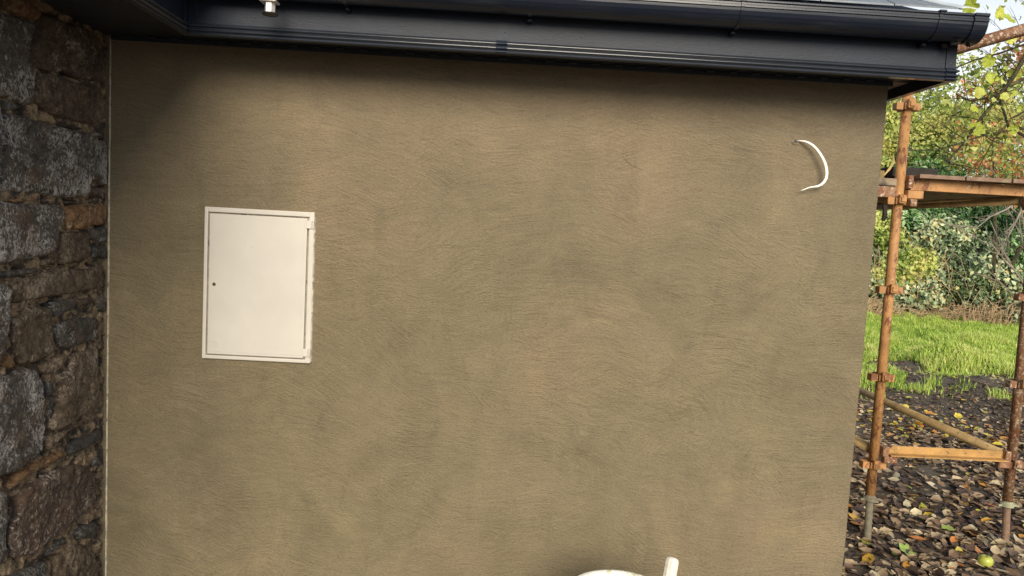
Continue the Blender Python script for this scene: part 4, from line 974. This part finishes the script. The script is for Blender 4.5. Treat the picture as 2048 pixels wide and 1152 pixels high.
# bramble bank at the meadow edge
shrub('bramble_thicket', 'grey green bramble bank at the meadow edge, left of the two, nearest the wall corner', 'bramble', [(7.6, 13.1, 0.75, 1.5, 1.0, 0.95), (6.2, 13.2, 0.7, 1.2, 0.9, 0.9), (8.8, 12.6, 0.55, 1.0, 0.7, 0.75), (8.3, 13.3, 1.35, 1.0, 0.7, 0.55), (4.9, 13.2, 0.7, 1.1, 0.8, 0.9)], 640, 0.085, 0.75, 'leaf_bramble', (0.35, 0.75), 'bramble banks')
shrub('bramble_thicket', 'taller grey green bramble bank rising behind the right hand upright', 'bramble', [(10.0, 12.7, 0.8, 1.2, 0.9, 1.0), (9.3, 13.0, 1.25, 0.9, 0.7, 0.75), (11.6, 12.6, 1.0, 1.3, 1.0, 1.1), (10.9, 11.6, 0.25, 0.9, 0.6, 0.45), (13.3, 12.6, 1.1, 1.3, 1.0, 1.1)], 640, 0.085, 0.75, 'leaf_bramble', (0.3, 0.65), 'bramble banks')
shrub('bramble_thicket', 'small bright yellow green bramble clump in the middle of the bank', 'bramble', [(8.55, 12.25, 1.15, 0.55, 0.35, 0.35), (8.1, 12.3, 0.9, 0.4, 0.3, 0.3)], 620, 0.085, 0.75, 'leaf_hazel', (0.45, 0.6), 'bramble banks', stems=6)
for i, (x, y_, z, r_, mk, lb_, tn) in enumerate(((7.1, 12.4, 1.0, .45, 'leaf_laurel', 'mid green leafy clump low in the bank by the left upright', (.5, .7)), (9.7, 12.1, 0.75, .5, 'leaf_ivy', 'dark green clump set low in the bramble bank, near its middle', (.6, .8)), (9.4, 12.5, 1.75, .5, 'leaf_bramble', 'pale grey green clump high on the bramble bank', (.5, .62)), (10.9, 12.2, 1.5, .5, 'leaf_laurel', 'fresh green clump in the bank beside the right hand upright', (.55, .75)), (7.8, 12.7, 1.9, .5, 'leaf_hazel', 'yellowish green clump on top of the bank near the left upright', (.3, .5)))):
    shrub('undergrowth_clump', lb_, 'shrub', [(x, y_, z, r_*1.2, r_*.7, r_*.8), (x+.4, y_, z-.2, r_*.8, r_*.5, r_*.6)], 520, 0.09, 0.6, mk, tn, 'clumps mixed into the bramble bank', stems=4)
BC = empty('bramble_canes', (8, 12.2, 0), 'pale brown bramble canes arching over the front of the thicket', 'canes')
rr = random.Random(31); bm = B()
for i in range(70):
    x = rr.uniform(5.2, 12.4); y0_ = rr.uniform(11.9, 12.4); h = rr.uniform(0.7, 1.7); dx_ = rr.uniform(-0.9, 0.9)
    tube(bm, [(x, y0_+0.4, 0.0), (x+dx_*0.3, y0_+0.1, h*0.75), (x+dx_*0.7, y0_-0.15, h), (x+dx_*1.1, y0_-0.4, h*0.85), (x+dx_*1.4, y0_-0.5, h*0.5)], [0.008, 0.007, 0.006, 0.005, 0.003], 4, caps=False)
tag(bm_obj('cane_stems', bm, M['deadstem'], BC), kind='stuff')
# dry stems and dead bracken along their foot
rr = random.Random(9); bm = B()
for i in range(2600):
    x = rr.uniform(5, 12.5); y = 12.0 + 0.3*math.sin(x*1.7) + rr.uniform(-.5, .4); h = rr.uniform(0.1, 0.5)*(0.6+0.8*abs(math.sin(x*1.1))); ax = rr.uniform(-.35, .35)
    tube(bm, [(x, y, 0.03), (x+ax*0.5, y-rr.uniform(0, .15), h*0.75), (x+ax*1.2, y-rr.uniform(0, .3), h*rr.uniform(0.6, 1.0))], [0.008, 0.007, 0.004], 3, caps=False)
tag(bm_obj('dead_bracken', bm, M['deadstem']), 'brown dead stems tangled along the foot of the brambles', 'dead stems', kind='stuff')
# laurels
shrub('laurel_bush', 'glossy green laurel bush below the scaffold boards, behind the bramble bank', 'bush', [(8.0, 14.2, 1.9, 1.3, 0.9, 0.9), (6.6, 14.3, 1.8, 1.2, 0.9, 0.9), (9.4, 14.0, 1.9, 1.1, 0.8, 0.8), (5.2, 14.3, 1.8, 1.2, 0.9, 0.9)], 430, 0.12, 0.45, 'leaf_laurel', (0.5, 0.85), stems=10)
shrub('laurel_bush', 'pale leaved upright sprig of laurel standing just below the scaffold boards', 'bush', [(8.75, 13.3, 1.95, 0.45, 0.35, 0.5)], 700, 0.16, 0.36, 'leaf_laurel', (0.88, 0.95), stems=5, up=0.9)
shrub('evergreen_bush', 'dark green bush behind the pale twigs, right of the scaffold boards', 'bush', [(10.6, 14.2, 2.3, 1.3, 0.9, 1.1), (12.2, 14.2, 2.3, 1.3, 0.9, 1.2), (9.9, 14.8, 3.0, 1.1, 0.8, 0.8), (13.9, 14.2, 2.3, 1.3, 0.9, 1.2)], 430, 0.09, 0.5, 'leaf_laurel', (0.2, 0.5), stems=12)
# hedge row of shrubs, each its own
shrub('hazel_shrub', 'yellow green leafy shrub behind the left upright, above the scaffold boards', 'shrub', [(8.1, 15.0, 3.3, 1.1, 0.8, 0.9), (7.5, 14.8, 4.0, 0.9, 0.7, 0.8), (8.9, 15.1, 4.2, 0.9, 0.7, 0.7), (7.2, 15.0, 3.0, 0.9, 0.7, 0.9), (8.3, 15.3, 4.9, 1.0, 0.7, 0.6), (9.3, 15.3, 3.4, 1.0, 0.7, 0.8)], 560, 0.072, 0.7, 'leaf_hazel', (0.55, 0.85), stems=12)
shrub('hazel_shrub', 'green and yellow leafy shrub showing under the eave corner, left of the orange leaves', 'shrub', [(9.9, 15.2, 3.9, 1.0, 0.8, 0.8), (9.2, 15.4, 4.9, 0.8, 0.7, 0.6), (10.4, 15.2, 4.6, 0.8, 0.6, 0.6), (11.2, 15.2, 4.2, 1.1, 0.7, 0.9), (12.6, 15.2, 4.2, 1.1, 0.7, 1.0)], 420, 0.075, 0.7, 'leaf_hazel', (0.35, 0.75), stems=12)
shrub('ivy_mass', 'dark ivy covered growth filling the back of the hedge', 'ivy', [(6.0, 16.6, 1.8, 1.8, 0.8, 2.0), (8.5, 16.4, 1.8, 1.8, 0.8, 1.9), (11.2, 16.4, 2.0, 2.0, 0.9, 2.1), (14.0, 16.4, 2.0, 1.8, 0.9, 2.1)], 260, 0.12, 0.8, 'leaf_ivy', (0.4, 0.6), stems=10)
shrub('beech_tree', 'orange leaved autumn beech behind the dark overhanging twigs', 'tree', [(9.9, 12.0, 3.6, 0.9, 0.6, 0.7), (11.0, 12.0, 3.1, 0.9, 0.6, 0.8), (9.5, 12.0, 4.7, 0.5, 0.4, 0.35), (11.4, 12.2, 4.1, 0.8, 0.6, 0.7), (10.6, 12.0, 5.5, 0.8, 0.6, 0.5)], 105, 0.085, 0.65, 'leaf_beech', (0.35, 0.8), stems=2, tj=0.25)
shrub('background_tree', 'thin crowned pale green tree against the white sky behind the eave corner', 'tree', [(10.6, 17.5, 6.2, 1.3, 1.0, 0.9), (12.6, 17.5, 5.5, 1.5, 1.0, 1.4), (14.6, 17.5, 5.6, 1.5, 1.0, 1.4)], 95, 0.12, 0.65, 'leaf_hazel', (0.3, 0.6), stems=9)
# pale bare twigs right of the boards
PT = empty('bare_shrub', (4.9, 3.6, 0), 'bare shrub with pale thin twigs fanning to the left, at the right edge', 'shrub')
rr = random.Random(21)
def twigfan(bm, a, b_, r0, depth, r_):
    L_ = (b_-a).length; pts = [a]
    for k in (0.33, 0.66): pts.append(a.lerp(b_, k)+Vector((r_.uniform(-.04, .04), r_.uniform(-.04, .04), r_.uniform(-.04, .05)))*L_)
    pts.append(b_); tube(bm, pts, [r0, r0*.8, r0*.6, r0*.35], 5 if depth > 1 else 4, caps=False)
    if depth <= 0: return
    for q in range(3 if depth > 1 else 3):
        k = r_.uniform(0.3, 0.95); p = a.lerp(b_, k); d = (b_-a).normalized()
        d = (d+Vector((r_.uniform(-.7, .7), r_.uniform(-.5, .5), r_.uniform(-.6, .7)))).normalized()
        twigfan(bm, p, p+d*L_*r_.uniform(0.3, 0.55), r0*0.55, depth-1, r_)
bm = B()
for a, b_ in (((4.9, 3.6, 0), (4.5, 3.5, 1.97)), ((4.53, 3.5, 1.97), (4.3, 3.45, 1.5)), ((4.5, 3.5, 2.0), (4.12, 3.5, 1.72)), ((4.9, 3.6, 0.9), (4.25, 3.5, 1.80)), ((4.75, 3.6, 1.6), (4.12, 3.5, 2.19)), ((4.9, 3.6, 0.6), (4.7, 3.7, 2.7)), ((4.5, 3.5, 1.4), (4.22, 3.45, 1.62))):
    twigfan(bm, Vector(a), Vector(b_), 0.009, 2, rr)
bm_obj('twigs', bm, M['palebark'], PT)
# near overhanging tree: trunk off to the right, twisting mossy limbs reaching in
NT_ = empty('overhanging_tree', (4.9, 2.4, 0), 'dark mossy tree with twisting twigs and a few lime green leaves, overhanging from the right', 'tree')
bm = B(); tube(bm, [(4.9, 2.4, -0.1), (4.85, 2.35, 1.2), (4.7, 2.2, 2.4), (4.6, 2.1, 3.8)], [0.11, 0.09, 0.07, 0.05], 12); bm_obj('trunk', bm, M['bark'], NT_, True)
polys = [([(3.15, 2.74), (3.08, 2.59), (3.00, 2.45), (2.92, 2.34), (2.81, 2.18), (2.72, 2.05)], 0.0125), ([(3.17, 2.58), (3.06, 2.50), (2.92, 2.47), (2.81, 2.50)], 0.009), ([(3.14, 2.80), (2.97, 2.74), (2.79, 2.66), (2.72, 2.59)], 0.006), ([(3.20, 2.30), (2.99, 2.26), (2.84, 2.20), (2.66, 2.14), (2.44, 2.13)], 0.006), ([(3.17, 2.32), (3.11, 2.47), (3.12, 2.65), (3.14, 2.77)], 0.008), ([(3.3, 2.98), (3.1, 2.88), (2.95, 2.86), (2.86, 2.80)], 0.007), ([(3.25, 2.45), (3.12, 2.36), (3.02, 2.22), (2.96, 2.05)], 0.006)]
joins = {0: (3.45, 3.0), 1: (3.45, 2.75), 2: (3.5, 2.95), 3: (3.55, 2.42), 4: (3.45, 2.2), 5: (3.6, 3.15), 6: (3.5, 2.6)}
rr = random.Random(4); tips = []
for i, (pl, r0) in enumerate(polys):
    bm = B(); yb = 1.7 + (i % 3)*0.1
    j = joins[i]; P = [Vector((4.68, 2.15, j[1]-0.15)), Vector((j[0]+0.4, yb+0.2, j[1]+0.02)), Vector((j[0], yb, j[1]))] + [Vector((x+rr.uniform(-.01, .01), yb+rr.uniform(-.03, .03), z)) for x, z in pl]
    n_ = len(P); tube(bm, P, [r0*2.0, r0*1.5, r0*1.25]+[r0*(1.1-0.8*k/(n_-3)) for k in range(n_-3)], 7, caps=False)
    for k in range(3, n_):
        for q in range(4):
            a = P[k-1].lerp(P[k], rr.random()); d = Vector((rr.uniform(-1, .4), rr.uniform(-.5, .5), rr.uniform(-.8, .8))).normalized()
            b_ = a + d*rr.uniform(0.10, 0.30); twigfan(bm, a, b_, r0*0.33, 1, rr); tips.append(b_)
    bm_obj('limb', bm, M['bark'], NT_)
tp = np.array([tuple(t) for t in tips]); tp = np.concatenate([tp+rng.normal(size=tp.shape)*0.04 for _ in range(3)])
# broad lobed lime leaves hanging from it: each its own part
def lobed(c, s, seed, m, name='leaf', par=None):
    r_ = random.Random(seed); bm = B(); out = []
    lob = [(0, .60), (16, .50), (32, .54), (50, .42), (70, .50), (95, .38), (125, .40), (160, .30), (180, .16), (205, .32), (240, .42), (265, .36), (292, .48), (312, .44), (330, .53), (345, .48)]
    rot = Matrix.Translation(c) @ Matrix.Rotation(r_.uniform(0, 6.28), 4, 'Y') @ Matrix.Rotation(r_.uniform(-.7, .7), 4, 'X') @ Matrix.Rotation(r_.uniform(-.5, .5), 4, 'Z')
    cv = bm.verts.new(rot @ Vector((0, 0.0, 0)))
    vs_l = [bm.verts.new(rot @ Vector((s*l*math.sin(R(a)), -0.3*s*l*l + s*0.05*math.sin(a), s*l*math.cos(R(a))))) for a, l in lob]
    for i in range(len(vs_l)): bm.faces.new((cv, vs_l[i], vs_l[(i+1) % len(vs_l)]))
    me = bpy.data.meshes.new(name); bm.to_mesh(me); bm.free()
    at = me.attributes.new('tone', 'FLOAT', 'POINT'); tn = r_.uniform(0.2, 0.9)
    for d in at.data: d.value = tn
    return mesh_obj(name, me, M[m], par)
bl = [(2.97, 2.93), (2.93, 2.97), (2.79, 3.01), (2.90, 2.27), (2.86, 2.26), (3.06, 2.50), (2.89, 2.49), (3.16, 2.43), (2.89, 2.68), (3.02, 2.47), (3.12, 2.30), (3.05, 2.83), (2.83, 2.38), (3.15, 2.9), (2.96, 2.58), (3.1, 2.62)]
for i, (x, z) in enumerate(bl): lobed(Vector((x, 1.62+0.03*(i % 4), z)), rr.uniform(0.055, 0.095) if i > 3 else 0.105, 40+i, 'leaf_lime', par=NT_)
V, F, T = leaf_arrays(tp, rng.normal(size=tp.shape), 0.045*rng.uniform(.6, 1.2, len(tp)), 0.7, rng.uniform(0, 1, len(tp)))
tag(build_tris('small_leaves', V, F, T, M['leaf_hazel'], NT_), kind='stuff')

# ================================================================ GRASS
def hgt(P): return np.array([ground_h(float(x), float(y)) for x, y in P])
n = 210000
y = 4.3 + 8.9*rng.random(n)**0.85; x = 0.46*(y+2.88) + rng.uniform(-0.9, 1.0, n) + rng.random(n)*(0.32*(y+2.88))
edge = np.array([noise.noise(Vector((a*0.8, b_*0.8, 5)))*1.5 + noise.noise(Vector((a*2.5, b_*2.5, 1)))*0.7 for a, b_ in zip(x, y)])
keep = (rng.random(n) < np.clip((y + edge*1.4 - 4.2)/1.8, 0, 1)**1.5) & ((y > 6.2) | (rng.random(n) < 0.75))
bare = np.array([noise.noise(Vector((a*1.1+9, b_*1.1, 3))) for a, b_ in zip(x, y)])
keep &= ~((bare > 0.30) & (y < 7.8))
spot = np.array([noise.noise(Vector((a*2.2, b_*2.2, 77))) for a, b_ in zip(x, y)])
keep |= (spot > 0.33) & (y > 4.2) & (y < 7.8) & (rng.random(n) < 0.35)
x, y, bare = x[keep], y[keep], bare[keep]; n = len(x)
z = hgt(zip(x, y))
tuft = np.array([noise.noise(Vector((a*3.1, b_*3.1, 12))) for a, b_ in zip(x, y)])
hh = rng.uniform(0.03, 0.10, n)*(1+0.5*(y > 8))*(1+1.1*np.clip(tuft, -0.5, 1)); an = rng.uniform(0, 2*math.pi, n); wd = rng.uniform(0.003, 0.007, n)*(1+(y-4)*0.05)
ln = rng.uniform(0.2, 0.9, n)*hh
dx, dy = np.cos(an), np.sin(an)
a_ = np.stack([x-dy*wd, y+dx*wd, z-0.01], 1); b_ = np.stack([x+dy*wd, y-dx*wd, z-0.01], 1)
m1 = np.stack([x+dx*ln*.35-dy*wd*.7, y+dy*ln*.35+dx*wd*.7, z+hh*.65], 1); m2 = np.stack([x+dx*ln*.35+dy*wd*.7, y+dy*ln*.35-dx*wd*.7, z+hh*.65], 1); t_ = np.stack([x+dx*ln, y+dy*ln, z+hh], 1)
V = np.stack([a_, b_, m2, m1, t_], 1).reshape(-1, 3); i = np.arange(n)*5
F = np.concatenate([np.stack([i, i+1, i+2], 1), np.stack([i, i+2, i+3], 1), np.stack([i+3, i+2, i+4], 1)])
gt = np.clip(0.50 - 0.3*bare + 0.35*tuft + rng.normal(size=n)*0.2 + 0.15*((y > 5.5) & (y < 8.5)), 0, 1)
o = build_tris('grass', V, F, np.repeat(gt, 5), M['grassm']); tag(o, 'bright green meadow grass beyond the muddy leaf litter', 'grass', kind='stuff')
# turf base beneath the blades so that the soil does not show between them
M['turf'] = m_simple('matted_turf', (0.13, 0.19, 0.045), 0.9, 0.2, var=0.5, vs_=25, bumps=0.8, bs=60, bd=0.02, alt=(0.08, 0.07, 0.045), altf=(0.55, 0.7), alts=5)
def turf(x, y):
    e = noise.noise(Vector((x*0.8, y*0.8, 5)))*2.2 + noise.noise(Vector((x*2.5, y*2.5, 1)))*1.0
    return (x, y, ground_h(x, y) + (0.006 if y+e > 6.1 and not (noise.noise(Vector((x*1.1+9, y*1.1, 3))) > 0.28 and y < 7.8) else -0.06))
me = grid_mesh('turf', [float(a) for a in np.arange(2.0, 16, 0.12)], [float(a) for a in np.arange(4.4, 18, 0.12)], turf)
tag(mesh_obj('turf', me, M['turf'], smooth=True), kind='structure')

# ================================================================ LEAF LITTER
def litter(n, xr, yr, smin, smax, power=1.0):
    x = rng.uniform(*xr, n); y = yr[0] + (yr[1]-yr[0])*rng.random(n)**power
    dn = np.array([noise.noise(Vector((a*1.5, b_*1.5, 31))) for a, b_ in zip(x, y)])
    k = rng.random(n) < np.clip(0.75+dn*1.2, 0.25, 1)*np.clip(1.2-(y-2.2)*0.26, 0.22, 1)
    k &= ~((x < XR+0.02) & (y > -0.02))
    x, y = x[k], y[k]; n = len(x)
    s = rng.uniform(smin, smax, n)*np.where(y > 3.0, 0.72, 1.0); z = hgt(zip(x, y)) + rng.uniform(0.004, 0.028, n)
    az = rng.uniform(0, 2*math.pi, n)
    nrm = unit(np.stack([rng.normal(0, .26, n), rng.normal(-0.05, .26, n), np.ones(n)], 1))
    ref = np.stack([np.cos(az), np.sin(az), np.zeros(n)], 1); t = unit(ref - nrm*np.sum(ref*nrm, 1, keepdims=True)); sd = np.cross(nrm, t)
    curl = rng.uniform(-0.4, 0.6, n)[:, None]; side = rng.uniform(-0.3, 0.7, n)[:, None]; S = s[:, None]; wv = rng.uniform(0.24, 0.36, n)[:, None]
    c = np.stack([x, y, z], 1)
    def P(u, v): return c + t*S*u + sd*S*v + nrm*S*(curl*(u*u) + side*np.abs(v)*1.3)
    pts = [P(-0.5, 0*wv), P(-0.22, -wv), P(0.18, -wv*0.85), P(0.52, 0*wv), P(0.18, wv*0.85), P(-0.22, wv), P(-0.2, 0*wv), P(0.18, 0*wv)]
    V = np.stack(pts, 1).reshape(-1, 3); i = np.arange(n)*8
    tr = [(0, 1, 6), (1, 2, 7), (1, 7, 6), (2, 3, 7), (3, 4, 7), (4, 5, 6), (4, 6, 7), (5, 0, 6)]
    F = np.concatenate([np.stack([i+a, i+b_, i+d], 1) for a, b_, d in tr])
    tn = np.clip(rng.beta(1.1, 1.6, n)*0.90, 0, 0.9); sp = rng.random(n); tn = np.where(sp > 0.955, rng.uniform(0.93, 1.0, n), tn)
    return V, F, np.repeat(tn, 8)
V, F, T = litter(56000, (1.4, 7.5), (-0.6, 7.2), 0.02, 0.09, 1.0)
tag(build_tris('leaf_litter', V, F, T, M['litter']), 'brown and tan fallen leaves covering the muddy ground under the scaffold', 'leaf litter', kind='stuff')
V, F, T = litter(2600, (3.5, 10.0), (5.5, 11.5), 0.05, 0.10, 1.0)
tag(build_tris('leaf_litter', V, F, T, M['litter']), 'scattered fallen leaves lying in the meadow grass', 'leaf litter', kind='stuff')
V, F, T = litter(3500, (-1.4, 1.5), (-2.2, -0.04), 0.035, 0.08, 1.0)
tag(build_tris('leaf_litter', V, F, T, M['litter']), 'fallen leaves scattered along the foot of the rendered wall', 'leaf litter', kind='stuff')
rr = random.Random(17); bm = B()             # crumbs of soil and grit
for i in range(2600):
    x = rr.uniform(1.55, 7.2); y = rr.uniform(0.2, 6.4)
    s = rr.uniform(0.006, 0.022)*(1.6 if y > 3.6 else 1); z = ground_h(x, y)
    v = [bm.verts.new((x+rr.uniform(-s, s), y+rr.uniform(-s, s), z+rr.uniform(0, s*.6))) for _ in range(4)]; tpv = bm.verts.new((x, y, z+s))
    bm.faces.new((v[0], v[1], tpv)); bm.faces.new((v[1], v[2], tpv)); bm.faces.new((v[2], v[3], tpv)); bm.faces.new((v[3], v[0], tpv))
tag(bm_obj('soil_crumbs', bm, M['ground']), 'dark crumbs of soil and grit among the leaves', 'soil', kind='stuff')
# larger single leaves that stand out on the ground
V, F, T = litter(170, (3.1, 4.4), (2.95, 3.9), 0.06, 0.10, 1.0)
T = np.repeat(rng.uniform(0.925, 1.0, len(T)//8), 8)
tag(build_tris('leaf_drift', V, F, T, M['litter']), 'drift of orange and yellow leaves on the mud behind the lower transom', 'leaf drift', kind='stuff')
M['leaf_red'] = m_leaf('red_fallen_leaf', [(0, (0.36, 0.05, 0.03)), (1, (0.50, 0.10, 0.03))], 0.45, 0.1)
M['leaf_orange'] = m_leaf('orange_fallen_leaf', [(0, (0.62, 0.24, 0.03)), (1, (0.70, 0.36, 0.05))], 0.45, 0.1)
M['leaf_yellow'] = m_leaf('yellow_fallen_leaf', [(0, (0.62, 0.50, 0.07)), (1, (0.70, 0.60, 0.12))], 0.45, 0.1)
M['leaf_green'] = m_leaf('green_fallen_leaf', [(0, (0.22, 0.32, 0.06)), (1, (0.38, 0.46, 0.11))], 0.45, 0.1)
def ground_leaf(x, y, s, m, label):
    r_ = random.Random(int(x*1000+y*77)); z = ground_h(x, y)+0.032
    o = lobed(Vector((0, 0, 0)), s, int(x*100+y*10), m, 'fallen_leaf')
    o.rotation_euler = (R(-90)+r_.uniform(-.25, .25), r_.uniform(-.2, .2), r_.uniform(0, 6)); o.location = (x, y, z)
    tag(o, label, 'leaf', 'single bright leaves on the ground')
ground_leaf(2.15, 0.72, 0.115, 'leaf_green', 'large yellow green leaf beside the foot of the left screw jack')
ground_leaf(2.545, 1.02, 0.075, 'leaf_green', 'bright green leaf left of the square base plate')
ground_leaf(3.80, 2.87, 0.09, 'leaf_yellow', 'long yellow leaf under the right end of the lower transom')
ground_leaf(2.33, 1.42, 0.06, 'leaf_green', 'small green leaf on the litter between the two screw jacks')
ground_leaf(2.28, 2.05, 0.07, 'leaf_green', 'green leaf close to the left upright, just below the lower transom')
ground_leaf(2.42, 1.98, 0.08, 'leaf_yellow', 'dull yellow leaf just right of the left upright, below the transom')
ground_leaf(3.06, 1.42, 0.07, 'leaf_red', 'dark red leaf behind the right hand screw jack')
ground_leaf(2.66, 1.55, 0.06, 'leaf_orange', 'small orange leaf left of the right hand screw jack')
ground_leaf(4.05, 3.75, 0.09, 'leaf_orange', 'orange leaf among yellow ones behind the sloping ledger')
ground_leaf(4.28, 3.72, 0.08, 'leaf_yellow', 'yellow leaf just right of the orange leaf behind the ledger')
ground_leaf(3.92, 3.95, 0.08, 'leaf_yellow', 'yellow leaf just left of the orange leaf behind the ledger')
ground_leaf(3.32, 3.65, 0.07, 'leaf_red', 'red leaf on the mud right of the left upright')
ground_leaf(3.72, 3.35, 0.08, 'leaf_orange', 'pale orange leaf lying above the lower transom')
